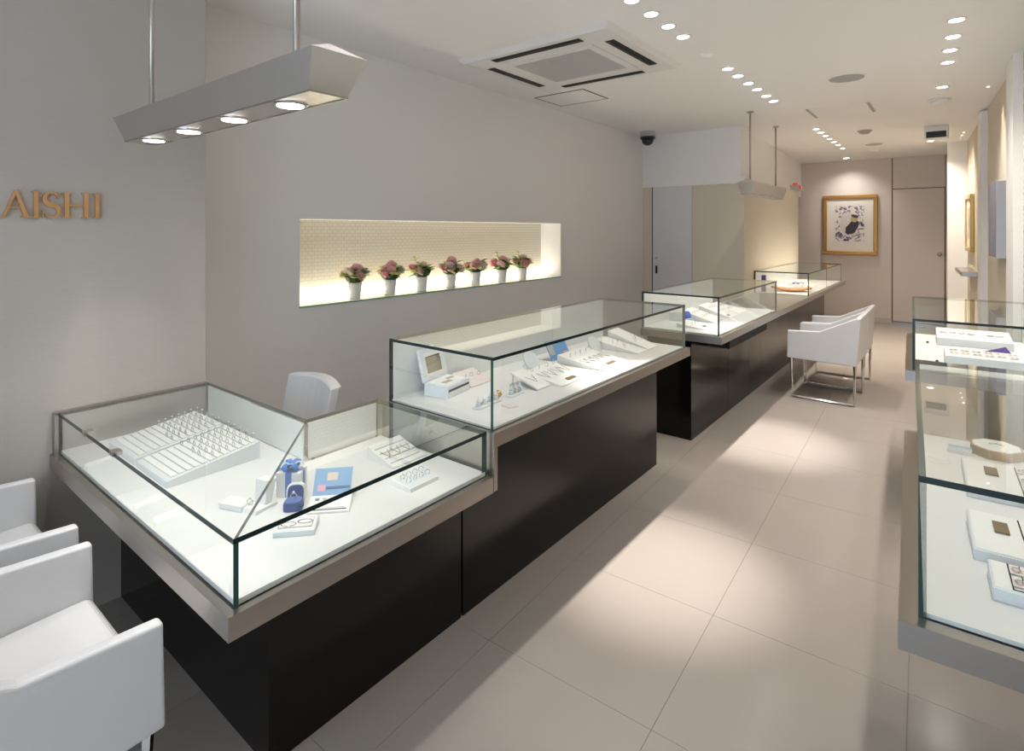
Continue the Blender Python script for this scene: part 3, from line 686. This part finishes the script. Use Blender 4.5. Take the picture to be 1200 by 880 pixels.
# ------------------------------------------------------------------ jewellery
def ring_proto():
    b = new_bm(); n = 14; pts = [(.0092*math.cos(2*math.pi*i/n), 0, .0098+.0092*math.sin(2*math.pi*i/n)) for i in range(n)]
    tube(b, pts, .0014, 5, True); me_b = b
    g = new_bm(); lathe(g, [(.0006, .0185), (.0038, .0225), (.0028, .0243)], 8)
    return me_b, g
_rb, _rg = ring_proto()
_r0 = empty('ring'); tag(_r0, 'x', 'ring')
obj('band', _rb, SILVER, _r0, True); obj('stone', _rg, GEM, _r0)
_used = [False]
def place_ring(loc, rz, label, group, gold=False, scale=1.0):
    if not _used[0]: r = _r0; _used[0] = True; r.location = loc; r.rotation_euler = (0, 0, rz)
    else: r = dup(_r0, loc, rz)
    r.scale = (scale,)*3
    tag(r, label, 'ring', group); return r
def wedge(name, label, loc, rz, w, d, hf, hb, m=PADW, cat='display pad', lip=None):
    """pad: width w along local x, depth d along local y (front y=0, low hf; back y=d, high hb)"""
    t = tag(empty(name, loc, rz), label, cat)
    obj('pad', extr(new_bm(), [(0, 0), (d, 0), (d, hb), (0, hf)], 0, -w/2, w/2), m, t, bevel=.0015)
    if lip: 
        o = obj('inlay', extr(new_bm(), [(d*.06, hf+(hb-hf)*.06), (d*.94, hf+(hb-hf)*.94), (d*.94, hf+(hb-hf)*.94+.0012), (d*.06, hf+(hb-hf)*.06+.0012)], 0, -w/2*.92, w/2*.92), lip, t)
    return t
def on(t, lx, f, d, hf, hb, dz=.0):
    """point on a wedge's sloping top"""
    v = Matrix.Rotation(t.rotation_euler.z, 3, 'Z') @ Vector((lx, f*d, 0))
    return Vector((t.location.x+v.x, t.location.y+v.y, t.location.z+hf+(hb-hf)*f+dz))
# ring trays in the corner case
for k, (xc, lab) in enumerate(((-2.41, 'ring tray beside the letter-sign wall, lined with white slots'), (-2.127, 'ring tray beside the white ring stand, lined with white slots'))):
    w, d, hf, hb = .268, .31, .022, .062
    t = wedge('ring_tray', lab, (xc, .72, ZD1), 0, w, d, hf, hb, PADG, 'ring tray')
    for i in range(12):
        f = .06+i*.078
        obj('slot_bar', extr(new_bm(), [(f*d, hf+(hb-hf)*f), (f*d+.017, hf+(hb-hf)*(f+.055)), (f*d+.017, hf+(hb-hf)*(f+.055)+.005), (f*d, hf+(hb-hf)*f+.005)], 0, -w/2+.012, w/2-.012), PADW, t)
    for i in range(4 if k == 0 else 4, 12):
        for j in range(5):
            if i == 4 and (j < 3 if k == 0 else j in (1, 4)): continue
            f = .06+i*.078+.062
            p = on(t, -w/2+.035+j*.049, f, d, hf, hb, -.0005)
            place_ring(p, R(random.uniform(-8, 8)), 'silver ring with a clear stone in the tray by the letter-sign wall' if k == 0 else 'silver ring with a clear stone in the tray by the white ring stand', 'rings in the ring trays', scale=1.08)

def flat_rings(t, pts, d, hf, hb, label, group, gold=False):
    for lx, f in pts: place_ring(on(t, lx, f, d, hf, hb, -.001), t.rotation_euler.z+R(random.uniform(-40, 40)), label, group, scale=.9)
def necklace(t, lx, f0, f1, d, hf, hb, w, label, group, m=SILVER):
    """chain lying in a V on a sloping pad with a small drop"""
    o = tag(empty('necklace', on(t, lx, (f0+f1)/2, d, hf, hb, .001)), label, 'necklace', group)
    pts = []
    for i in range(9):
        s = -1+2*i/8; f = f0+(f1-f0)*abs(s)**1.4
        pts.append(on(t, lx+s*w/2, f, d, hf, hb, .0028)-o.location)
    obj('chain', tube(new_bm(), pts, .0016, 5), m, o)
    g = lathe(new_bm(), [(.001, 0), (.0045, .002), (.003, .0045)], 8); q = on(t, lx, f0-.02, d, hf, hb, .0012)-o.location
    bmesh.ops.translate(g, verts=g.verts, vec=q); obj('pendant_stone', g, GEM, o)
def tag_plate(t, lx, f, d, hf, hb, w, l, label, m=TAGB, group=None):
    sl = math.atan2(hb-hf, d)
    o = obj('name_plate', bx(-w/2, w/2, -l/2, l/2, 0, .003), m); o.location = on(t, lx, f, d, hf, hb, .0015); o.rotation_euler = Matrix.Rotation(t.rotation_euler.z, 3, 'Z').to_4x4().to_euler()
    o.rotation_euler = (Matrix.Rotation(t.rotation_euler.z, 3, 'Z') @ Matrix.Rotation(sl, 3, 'X')).to_euler()
    return tag(o, label, 'name plate', group)

# things standing at the corner of the corner case
p = P(277, 594, z=ZD1)
bxo = tag(empty('card_box', (p.x, p.y, ZD1), R(20)), 'small flat white box beside the white ring stand', 'box')
obj('tray', bx(-.042, .042, -.024, .024, 0, .010), PADW, bxo, bevel=.001); obj('lid', bx(-.043, .043, -.025, .025, .010, .018), PADW, bxo, bevel=.001)
p = P(303, 595, z=ZD1)
rs = tag(empty('ring_stand', (p.x, p.y, ZD1), R(15)), 'white block ring stand with a sloping upright', 'stand')
obj('foot', extr(new_bm(), [(-.04, 0), (.045, 0), (.04, .008), (-.035, .012)], 0, -.032, .032), PADW, rs, bevel=.001)
obj('upright', extr(new_bm(), [(.005, .010), (.030, .010), (.048, .075), (.010, .080)], 0, -.022, .022), PADW, rs, bevel=.001)
place_ring((p.x-.012, p.y-.02, ZD1+.0115), R(30), 'ring on the foot of the white block ring stand', None)
p = P(338, 582, z=ZD1)
gb = tag(empty('gift_box', (p.x-.015, p.y+.02, ZD1), R(40)), 'white gift box tied with a blue ribbon bow', 'gift box')
obj('carton', bx(-.038, .038, -.03, .03, 0, .075), PADW, gb, bevel=.0015)
b = new_bm(); box(b, -.0095, .0095, -.0308, .0308, 0, .0758); obj('ribbon', b, BLUER, gb)
b = new_bm(); box(b, -.0388, .0388, -.0095, .0095, 0, .0754); obj('ribbon', b, BLUER, gb)
for k in range(6):
    a = k*math.pi/3+.2; b = new_bm(); n = 12; L = .036
    pts = [(L*.5*(1-math.cos(2*math.pi*i/n)), .010*math.sin(4*math.pi*i/n)*.3, .076+.016*math.sin(2*math.pi*i/n)+.012*(1-math.cos(2*math.pi*i/n))/2) for i in range(n)]
    A = [[b.verts.new((x, y+s*.008, max(z, .0762))) for x, y, z in pts] for s in (-1, 1)]
    for i in range(n): b.faces.new((A[0][i], A[0][(i+1) % n], A[1][(i+1) % n], A[1][i]))
    bmesh.ops.rotate(b, verts=b.verts, matrix=Matrix.Rotation(a, 3, 'Z')); obj('bow_loop', b, BLUER if k % 3 else LBLUE, gb)
obj('bow_knot', lathe(new_bm(), [(.006, .076), (.010, .083), (.006, .092)], 12), LBLUE, gb)
p = P(344, 596, z=ZD1)
rb = tag(empty('ring_box', (p.x, p.y, ZD1), R(48)), 'open ring box with navy velvet inside and a white rounded lid', 'ring box')
rr_ = [(.028*math.copysign(abs(math.cos(a))**.6, math.cos(a)), .024*math.copysign(abs(math.sin(a))**.6, math.sin(a))) for a in [2*math.pi*i/24 for i in range(24)]]
obj('base', prism(new_bm(), rr_, 0, .022), NAVY, rb, bevel=.002); obj('cushion', prism(new_bm(), [(x*.85, y*.85) for x, y in rr_], .022, .028), mat('blue_velvet', (.10, .17, .42), .8), rb, bevel=.002)
lid = obj('lid', extr(new_bm(), [(x, .036+y*1.28) for x, y in rr_], 1, .022, .042), VASE, rb, bevel=.004)
lid2 = obj('lid_lining', extr(new_bm(), [(x*.84, .036+y*1.08) for x, y in rr_], 1, .0205, .022), NAVY, rb)
for o in (lid, lid2): o.rotation_euler = (R(-12), 0, 0)
place_ring((p.x, p.y, ZD1+.0275), R(48), 'ring set in the navy cushion of the open ring box', None)
# tilted leaflet stand
p = P(384, 602, z=ZD1)
lf = tag(empty('leaflet_stand', (p.x, p.y, ZD1), R(47)), 'white leaflet pad with a blue card leaning on its back', 'stand')
obj('pad', extr(new_bm(), [(0, 0), (.075, 0), (.075, .022), (0, .006)], 0, -.06, .06), PADW, lf)
def lean(t, n, x0, x1, s0, s1, th, y0, z0, ang, m, off=0):
    c_, s_ = math.cos(ang), math.sin(ang)
    q = [(y0+s0*c_-off*s_*-1*0, z0+s0*s_), (y0+s1*c_, z0+s1*s_), (y0+s1*c_+th*s_, z0+s1*s_-th*c_), (y0+s0*c_+th*s_, z0+s0*s_-th*c_)]
    q = [(a-off*s_, b_+off*c_) for a, b_ in q]
    return obj(n, extr(new_bm(), q, 0, x0, x1), m, t)
lean(lf, 'blue_card', -.058, .055, 0, .085, .003, .072, .022, R(42), mat('card_sky_blue', (.20, .38, .62), .5))
lean(lf, 'printed_shape', -.02, .012, .045, .07, .0006, .072, .022, R(42), mat('card_cream', (.75, .62, .50), .6), .0007)
lean(lf, 'printed_shape', -.045, -.022, .012, .032, .0006, .072, .022, R(42), mat('card_pink', (.75, .38, .45), .6), .0007)
lean(lf, 'printed_shape', -.02, .052, .018, .026, .0006, .072, .022, R(42), mat('card_dark_blue', (.07, .13, .28), .6), .0007)
obj('printed_line', extr(new_bm(), [(.008, .0079), (.011, .0086), (.011, .0092), (.008, .0085)], 0, -.055, .052), DARKP, lf)
obj('printed_line', extr(new_bm(), [(.016, .0096), (.018, .010), (.018, .0106), (.016, .0102)], 0, -.055, .045), GREYP, lf)
for x, m in ((-.04, MATS['card_dark_blue']), (-.018, GREYP), (.005, MATS['card_pink'])): obj('printed_shape', extr(new_bm(), [(.05, .0168), (.06, .0190), (.06, .0196), (.05, .0174)], 0, x-.006, x+.006), m, lf)
p = P(344, 629, z=ZD1)
t = wedge('display_pad', 'grey-edged white pad with two bracelets beside the open ring box', (p.x, p.y, ZD1), R(47), .108, .075, .015, .02, PADG, lip=PADW)
obj('printed_frame', ring_frame(-.045, .045, .012, .062, .0015, .0185, .0205), GREYP, t)
for k, (x, f) in enumerate(((-.02, .42), (.022, .55))):
    q = on(t, x, f, .075, .015, .02, .0025); b = new_bm(); tube(b, [(.020*math.cos(2*math.pi*i/16), .010*math.sin(2*math.pi*i/16), 0) for i in range(16)], .0016, 5, True)
    o = obj('bracelet', b, SILVER, None, True); o.location = q; o.rotation_euler = (0, 0, R(47)); tag(o, 'thin silver bracelet on the pad beside the open ring box', 'bracelet', 'bracelets on the corner case pad')
# right end of the corner case
t = wedge('display_pad', 'cream sloping necklace pad at the end of the corner case', (-1.535, 1.345, ZD1), R(90), .15, .145, .006, .045)
for k in range(4): obj('groove', extr(new_bm(), [(.02+.03*k, .0116+.0081*k), (.024+.03*k, .0127+.0081*k), (.024+.03*k, .0137+.0081*k), (.02+.03*k, .0126+.0081*k)], 0, -.068, .068), GREYP, t)
for lx in (-.045, .0, .045): necklace(t, lx, .35, .62, .145, .006, .045, .03, 'thin gold necklace on the cream sloping pad', 'necklaces on the cream pad', GOLDJ)
t = wedge('display_pad', 'low square white pad with rings in front of the cream necklace pad', (-1.352, 1.25, ZD1), R(90), .125, .095, .014, .020, PADW, lip=PADG)
flat_rings(t, [(-.04+.027*i, f) for i in range(4) for f in (.35, .68)], .095, .014, .02, 'silver ring on the low square pad in the corner case', 'rings on the low square pad')

# ---- tall case
Z = ZD2
mbx = tag(empty('jewellery_box', (-1.70, 1.70, Z), R(100)), 'white jewellery box with a mirror in its raised lid', 'jewellery box')
# local x along world +y-ish, local y towards staff side
obj('body', bx(-.082, .082, -.06, .06, 0, .052), LBLUE if False else mat('pale_grey_card', (.76, .79, .83), .5), mbx, bevel=.0015)
obj('drawer', bx(-.076, .076, -.0615, -.06, .006, .024), PADW, mbx); obj('drawer_gap', bx(-.076, .076, -.0612, -.06, .027, .036), DARKP, mbx)
obj('inner_tray', bx(-.074, .074, -.052, .05, .052, .055), PADW, mbx)
obj('ring_slot', bx(-.055, .0, -.03, -.005, .055, .0565), GREYP, mbx); obj('ring_slot', bx(.01, .055, .0, .02, .055, .0565), GREYP, mbx)
lean(mbx, 'lid', -.082, .082, 0, .135, .014, .056, .054, R(76), MATS['pale_grey_card'])
lean(mbx, 'mirror', -.052, .05, .03, .10, .001, .056, .054, R(76), mat('mirror', (.75, .77, .74), .03, 1.0), .001)
lean(mbx, 'mirror_frame', -.066, .064, .016, .115, .0006, .056, .054, R(76), PADW, .0004)
obj('catch', bx(-.012, .012, .086, .094, .184, .194), CHROME, mbx)
def ring_row(label, glabel, p, L, n, rz):
    t = tag(empty('ring_dish', p, rz), label, 'ring dish')
    pts = [(math.copysign(L/2-.02, math.cos(a))+.022*math.cos(a), .022*math.sin(a)) for a in [2*math.pi*(i+.5)/20 for i in range(20)]]
    obj('dish', prism(new_bm(), pts, 0, .008), PADG, t, bevel=.002)
    for i in range(n):
        x = -L/2+.025+i*(L-.05)/(n-1)
        obj('cone', lathe(new_bm(), [(.012, .008), (.007, .03), (.004, .042), (.001, .044)], 12, x, 0), PADW if i % 2 else PADG, t, True)
    for i in range(n):
        x = -L/2+.025+i*(L-.05)/(n-1); v = Matrix.Rotation(rz, 3, 'Z') @ Vector((x, 0, 0))
        b = new_bm(); tube(b, [(.0085*math.cos(2*math.pi*k/14), .0085*math.sin(2*math.pi*k/14), 0) for k in range(14)], .0015, 5, True)
        o = tag(empty('ring', (p[0]+v.x, p[1]+v.y, p[2]+.026)), glabel, 'ring', 'rings on the cone dishes')
        obj('band', b, SILVER if i % 3 else GOLDJ, o, True); g = lathe(new_bm(), [(.001, -.002), (.004, 0), (.002, .004)], 8, .010, 0); obj('stone', g, GEM, o)
p = P(571, 474, z=Z); ring_row('clear rounded dish with four ring cones beside the mirror box', 'thin ring on a cone of the long rounded dish', (p.x, p.y, Z), .16, 4, R(93))
p = P(604, 462, z=Z); ring_row('small rounded dish with three ring cones beside the tilted card', 'thin ring on a cone of the small rounded dish', (p.x, p.y, Z), .11, 3, R(93))
p = P(560, 452, z=Z); t = wedge('display_pad', 'blush sloping pad between the mirror box and the ring dishes', (p.x, p.y+.03, Z), R(92), .15, .12, .006, .045, PADP)
flat_rings(t, [(-.045, .5), (0, .55), (.045, .5)], .12, .006, .045, 'ring on the blush sloping pad', 'rings on the blush pad')
p = P(600, 476, z=Z); b = new_bm(); prism(b, [(-.03, 0), (.02, -.01), (.035, .03), (-.01, .04)], 0, .003); o = obj('paper_card', b, PADP); o.location = (p.x-.01, p.y-.02, Z); tag(o, 'pink paper card lying beside the small ring dish', 'card')
b = new_bm(); lathe(b, [(.012, 0), (.02, .008), (.014, .02), (.004, .024)], 14); o = obj('gold_trinket', b, GOLDJ, None, True); p = P(583, 464, z=Z); o.location = (p.x, p.y, Z); tag(o, 'small rounded gold trinket between the ring dishes', 'trinket')
def easel_board(label, loc, rz, w, d, hb, plate):
    t = tag(empty('tilted_board', loc, rz), label, 'display board')
    obj('board', extr(new_bm(), [(0, 0), (0, .008), (d, hb), (d, hb-.008)], 0, -w/2, w/2), PADW, t, bevel=.001)
    for s in (-1, 1): obj('leg', bx(s*w*.42-.002, s*w*.42+.002, d*.93, d*.96, 0, hb-.009), CHROME, t)
    return t
t = easel_board('small white tilted board on thin legs beside the ring dish', (-1.408, 2.01, Z), R(90), .10, .155, .055, None)
necklace(t, 0, .3, .6, .155, .008, .055, .05, 'fine silver necklace on the small tilted board', None)
t = wedge('display_pad', 'white sloping pad with one dark name plate beside the tilted board', (-1.36, 2.19, Z), R(91), .245, .21, .006, .04, PADW)
for lx in (-.085, -.03, .03, .085): necklace(t, lx, .42, .72, .21, .006, .04, .04, 'silver necklace on the pad beside the tilted board', 'necklaces on the pad by the tilted board')
flat_rings(t, [(-.09, .88), (-.03, .88), (.03, .88), (.09, .88)], .21, .006, .04, 'ring along the top of the pad by the tilted board', 'rings on the pad by the tilted board')
tag_plate(t, .0, .14, .21, .006, .04, .07, .02, 'dark brown plate on the pad beside the tilted board')
t = wedge('display_pad', 'large white sloping pad with a dark plate and a blue card at its back', (-1.352, 2.56, Z), R(91), .27, .27, .006, .045, PADW)
for lx in (-.1, -.05, 0, .05, .1): necklace(t, lx, .35, .55, .27, .006, .045, .038, 'silver necklace on the large pad in front of the blue card', 'necklaces on the large pad')
flat_rings(t, [(-.1, .78), (-.05, .78), (.0, .78), (.06, .78)], .27, .006, .045, 'ring on the large pad in front of the blue card', 'rings on the large pad')
tag_plate(t, .01, .13, .27, .006, .045, .075, .02, 'dark brown plate on the large pad in front of the blue card')
t = tag(empty('card_easel', (-1.655, 2.52, Z), R(80)), 'blue picture card leaning on a small easel behind the large pad', 'card')
lean(t, 'card', -.075, .075, 0, .11, .003, .0, .002, R(58), mat('card_mid_blue', (.16, .33, .60), .5)); lean(t, 'printed_shape', -.07, -.03, .03, .10, .0006, .0, .002, R(58), GREYP, .0007)
lean(t, 'printed_shape', .03, .07, .01, .04, .0006, .0, .002, R(58), MATS['card_pink'], .0007); obj('easel_leg', tube(new_bm(), [(0, .05, .085), (0, .085, .0)], .002, 6), DARKP, t)
for k, (u, v) in enumerate(((675, 421), (711, 413))):
    o = tag(empty('necklace_stand', ((-1.62, 2.24, Z) if k == 0 else (-1.58, 2.79, Z)), R(85)), 'clear round necklace stand '+('behind the pad with one dark plate' if k == 0 else 'next to the double pads'), 'necklace stand')
    obj('disc', extr(new_bm(), [(.05*math.cos(2*math.pi*i/20), .055+.05*math.sin(2*math.pi*i/20)) for i in range(20)], 1, 0, .005), PADG, o).rotation_euler = (R(-35), 0, 0); obj('prop', tube(new_bm(), [(0, .05, .07), (0, .09, 0)], .002, 6), CHROME, o)
t = wedge('display_pad', 'white ring pad, lower of the pair at the far end of the tall case', (-1.385, 2.945, Z), R(91), .13, .27, .006, .05, PADW)
flat_rings(t, [(-.04, .35), (0, .45), (.04, .35), (-.03, .65), (.03, .65)], .27, .006, .05, 'ring on the lower pad of the pair', 'rings on the pair of pads')
t = wedge('display_pad', 'white ring pad, steeper of the pair at the far end of the tall case', (-1.392, 3.09, Z), R(91), .14, .26, .006, .085, PADW)
flat_rings(t, [(-.04, .35), (0, .45), (.04, .35)], .26, .006, .085, 'ring on the steeper pad of the pair', 'rings on the pair of pads')

# ---- showcases on the metal counter
Z = ZC+.008
t = wedge('display_pad', 'low white pad with a dark plate near the end glass of the counter showcase', (-1.42, 4.12, Z), R(92), .22, .2, .006, .03, PADW)
tag_plate(t, .0, .15, .2, .006, .03, .06, .022, 'dark plate on the low pad near the end glass'); flat_rings(t, [(-.06, .5), (0, .5), (.06, .5)], .2, .006, .03, 'ring on the low pad near the end glass', 'rings on the low counter pad')
p = P(808, 377, z=Z); o = tag(empty('blue_ring_box', (p.x, p.y, Z), R(60)), 'round blue velvet ring box standing open behind the low pad', 'ring box')
obj('base', lathe(new_bm(), [(.03, 0), (.03, .022), (.024, .025)], 20), LBLUE, o, True); l = obj('lid', lathe(new_bm(), [(.034, 0), (.034, .012), (.028, .016)], 20), mat('bright_blue_velvet', (.10, .16, .55), .7), o, True); l.rotation_euler = (R(78), 0, 0); l.location = (0, .034, .045)
p = P(795, 376, z=Z); o = tag(obj('white_block', bx(-.05, .05, -.03, .03, 0, .07), PADG, None, bevel=.002), 'tall grey-white block beside the round blue ring box', 'block'); o.location = (p.x-.02, p.y, Z); o.rotation_euler = (0, 0, R(20))
for k, (y, hb, lab) in enumerate(((4.48, .075, 'steep white pad in the counter showcase beside the low pad'), (4.80, .085, 'steep white pad with a dark plate in the counter showcase'), (5.1, .06, 'white pad farthest along the counter showcase'))):
    t = wedge('display_pad', lab, (-1.46 if k != 1 else -1.44, y, Z), R(91), .24, .26, .006, hb, PADW)
    flat_rings(t, [(-.08+.04*i, f) for i in range(5) for f in (.4, .7)], .26, .006, hb, 'ring on the '+lab.split(' in ')[0].split(' farthest')[0]+' of the counter showcase', 'rings in the counter showcase')
    if k == 1: tag_plate(t, -.07, .12, .26, .006, hb, .06, .02, 'dark plate on the steep pad of the counter showcase')
# back showcase
p = P(938, 340, z=Z)
o = tag(empty('wooden_tray', (-1.52, 7.24, Z), R(10)), 'curved orange wooden tray in the back showcase', 'tray')
b = new_bm(); n = 14; top, bot = [], []
for i in range(n+1):
    s = -1+2*i/n; hw_ = .13*math.sqrt(max(0, 1-s*s*.96)); zz = .012+.05*s*s*.5
    for L_, dz in ((top, .016), (bot, 0)): L_.append([b.verts.new((s*.215, w_*hw_, zz+dz-(.006 if abs(w_) < .5 else 0))) for w_ in (-1, -.45, .45, 1)])
for i in range(n):
    for j in range(3): b.faces.new((top[i][j], top[i+1][j], top[i+1][j+1], top[i][j+1])); b.faces.new((bot[i][j], bot[i][j+1], bot[i+1][j+1], bot[i+1][j]))
    b.faces.new((top[i][0], bot[i][0], bot[i+1][0], top[i+1][0])); b.faces.new((top[i][3], top[i+1][3], bot[i+1][3], bot[i][3]))
b.faces.new([top[0][j] for j in range(4)]+[bot[0][j] for j in (3, 2, 1, 0)]); b.faces.new([top[n][j] for j in (3, 2, 1, 0)]+[bot[n][j] for j in range(4)])
obj('shell', b, mat('orange_wood', (.62, .27, .10), .4, vary=(9, .15, (1, 6, 1))), o, True); obj('foot', bx(-.05, .05, -.03, .03, 0, .012), MATS['orange_wood'], o)
PURPLE = mat('violet_paper', (.09, .05, .27), .6)
o = tag(empty('violet_box', (-1.765, 7.0, Z), R(8)), 'slim dark violet box standing upright at the back showcase', 'box'); obj('carton', bx(-.022, .022, -.03, .03, 0, .19), PURPLE, o, bevel=.001); obj('lid_seam', bx(-.0225, .0225, -.0305, .0305, .15, .152), DARKP, o)
o = tag(empty('ribboned_box', (-1.52, 7.62, Z), R(15)), 'white box with a violet bow behind the orange tray', 'gift box'); obj('carton', bx(-.06, .06, -.04, .04, 0, .05), PADW, o, bevel=.001); obj('ribbon', bx(-.061, .061, -.01, .01, 0, .0512), PURPLE, o)
for s in (-1, 1): obj('bow_loop', tube(new_bm(), [(s*(.03-.03*math.cos(2*math.pi*i/10)), .006*math.sin(2*math.pi*i/10), .062+.012*math.sin(2*math.pi*i/10)) for i in range(10)], .007, 6, True), PURPLE, o, True)
t = wedge('display_pad', 'white pad beyond the violet bow in the back showcase', (-1.42, 8.05, Z), R(92), .3, .28, .006, .06, PADW)
flat_rings(t, [(-.1+.05*i, .5) for i in range(5)], .28, .006, .06, 'ring on the pad beyond the violet bow', 'rings in the back showcase')

# ---- right-hand cases
Z = ZD2
RF = RZ
def rpad(label, u, v, w, d, hf, hb, plate=None, cols=4, grp='', extra=None, m=PADW, xo=0, glab='', inlay=True):
    p = P(u, v, z=Z)               # (u,v) front left corner
    off = Matrix.Rotation(RF, 3, 'Z') @ Vector((w/2, 0, 0))
    t = tag(empty('jewellery_tray', (p.x+off.x, p.y+off.y, Z), RF), label, 'jewellery tray')
    obj('body', extr(new_bm(), [(0, 0), (d, 0), (d, hb), (0, hf)], 0, -w/2, w/2), PADG, t, bevel=.001)
    obj('pad', extr(new_bm(), [(.004, hf+(hb-hf)*.02), (d-.004, hf+(hb-hf)*.98), (d-.004, hf+(hb-hf)*.98+.002), (.004, hf+(hb-hf)*.02+.002)], 0, -w/2+.004, w/2-.004), m, t)
    if plate:
        x0, x1 = plate[0]*w-w/2, w/2-.012
        fo = .08; b = new_bm()
        def zt(f): return hf+(hb-hf)*f+.002
        for (xa, xb, f0, f1) in ((x0, x0+.0025, .06, .94), (x0, x1, .06, .06+.012), (x0+.018, x0+.0195, .06, .94)):
            extr(b, [(f0*d, zt(f0)), (f1*d, zt(f1)), (f1*d, zt(f1)+.0016), (f0*d, zt(f0)+.0016)], 0, xa, xb)
        obj('divider', b, DARKP, t)
    return t
t = rpad('white jewellery tray carrying a small and a long brown plate', 1141, 655, .26, .19, .022, .03, (.34,))
tag_plate(t, -.075, .62, .19, .024, .032, .026, .05, 'small brown plate on the tray that also carries a long brown plate'); tag_plate(t, .06, .42, .19, .024, .032, .13, .028, 'long brown plate on the white jewellery tray')
def earrings(t, lx, f, d, hf, hb, label, group):
    o = tag(empty('earring_card', on(t, lx, f, d, hf, hb, .001), t.rotation_euler.z), label, 'jewellery', group)
    b = new_bm()
    for s in (-1, 1): tube(b, [(s*.009+.006*math.cos(2*math.pi*i/12), .008*math.sin(2*math.pi*i/12), .003+abs(s)*.001) for i in range(12)], .0012, 5, True)
    obj('hoops', b, SILVER, o, True); obj('backing', bx(-.019, .019, -.014, .014, .0005, .0015), PADP, o)
for lx in (-.005, .045, .095): earrings(t, lx, .78, .19, .024, .032, 'pair of silver hoops above the long brown plate', 'earrings above the long plate')
for lx in (.0, .05): earrings(t, lx, .18, .19, .024, .032, 'pair of silver hoops below the long brown plate', 'earrings below the long plate')
t = rpad('white jewellery tray closest to the end glass of the case with the octagonal box', 1163.5, 703, .24, .10, .024, .03, (.12,))
for i in range(3):
    for f in (.3, .72): earrings(t, -.07+.05*i, f, .10, .026, .032, 'pair of silver hoops on the tray closest to the end glass', 'earrings closest to the end glass')
t = rpad('white jewellery tray with one brown plate in front of the octagonal box', 1133.5, 582, .27, .22, .016, .03, (.42,))
tag_plate(t, -.075, .66, .22, .018, .032, .028, .05, 'brown plate on the tray in front of the octagonal box')
for i in range(3):
    for f in (.25, .55, .82): earrings(t, .0+.045*i, f, .22, .018, .032, 'pair of silver hoops on the tray in front of the octagonal box', 'earrings in front of the octagonal box')
p = P(1164, 527, z=Z); oc = tag(empty('octagonal_box', (p.x+.005, p.y-.045, Z), RF+R(22.5)), 'octagonal tan box with an open white top', 'box')
oct_ = lambda r: [(r*math.cos(R(45*i)), r*math.sin(R(45*i))) for i in range(8)]
b = new_bm(); o8, i8 = oct_(.066), oct_(.060); prism(b, o8, 0, .026)
obj('body', b, mat('tan_leatherette', (.42, .30, .185), .55), oc); obj('top_lining', prism(new_bm(), i8, .026, .028), PADW, oc)
earr = tag(empty('brooch', (oc.location.x, oc.location.y, Z+.028), RF), 'small silver brooch on top of the octagonal box', 'brooch'); obj('bar', tube(new_bm(), [(-.018, 0, .003), (0, .004, .004), (.018, 0, .003)], .002, 6), SILVER, earr, True)
for s in (-.009, .009): obj('stone', lathe(new_bm(), [(.001, .003), (.005, .006), (.002, .009)], 8, s, .002), GEM, earr)
p = P(1124, 532, z=Z); o = tag(empty('grey_card_stand', (p.x, p.y, Z), RF+R(-6)), 'small pale blue ribbed block beside the octagonal box', 'block')
obj('block', bx(-.03, .03, 0, .045, 0, .012), PADG, o, bevel=.001)
for k in range(3): obj('rib', bx(-.028, .028, .006+.013*k, .014+.013*k, .012, .016), LBLUE if k == 1 else PADG, o)
# far right case
t = rpad('pale sloping earring tray carrying a violet folded card', 1108, 428, .325, .20, .05, .062, None)
for i in range(6):
    for f in (.3, .62): earrings(t, -.125+.047*i, f, .20, .052, .064, 'pair of earrings on the tray carrying the violet card', 'earrings on the violet card tray')
for f in (.08, .35): 
    q = on(t, -.19, f, .2, .0, .0, .0); o = obj('black_stud', lathe(new_bm(), [(.007, 0), (.007, .006), (.004, .010)], 12), DARKP, None, True); o.location = (q.x-.005, q.y, Z); tag(o, 'small black stud standing left of the violet card tray', 'stud', 'black studs by the tray')
q = on(t, .06, .85, .20, .05, .062, .003); b = new_bm(); extr(b, [(-.055, 0), (.05, 0), (.03, .035)], 1, 0, .002); o = obj('violet_card', b, PURPLE); o.location = q; o.rotation_euler = (R(-35), 0, RF); tag(o, 'violet folded card resting on a sloping tray', 'card')
t = rpad('pale sloping tray behind the one with the violet card', 1098, 404, .35, .22, .045, .075, None)
for i in range(7):
    if i == 4: continue
    earrings(t, -.14+.044*i, .5, .22, .047, .077, 'pair of earrings on the tray behind the violet card tray', 'earrings on the rear tray')
q = on(t, -.22, .2, .2, 0, 0, 0); o = obj('black_stud', lathe(new_bm(), [(.007, 0), (.007, .006), (.004, .010)], 12), DARKP, None, True); o.location = (q.x, q.y, Z); tag(o, 'small black stud standing by the rear sloping tray', 'stud')
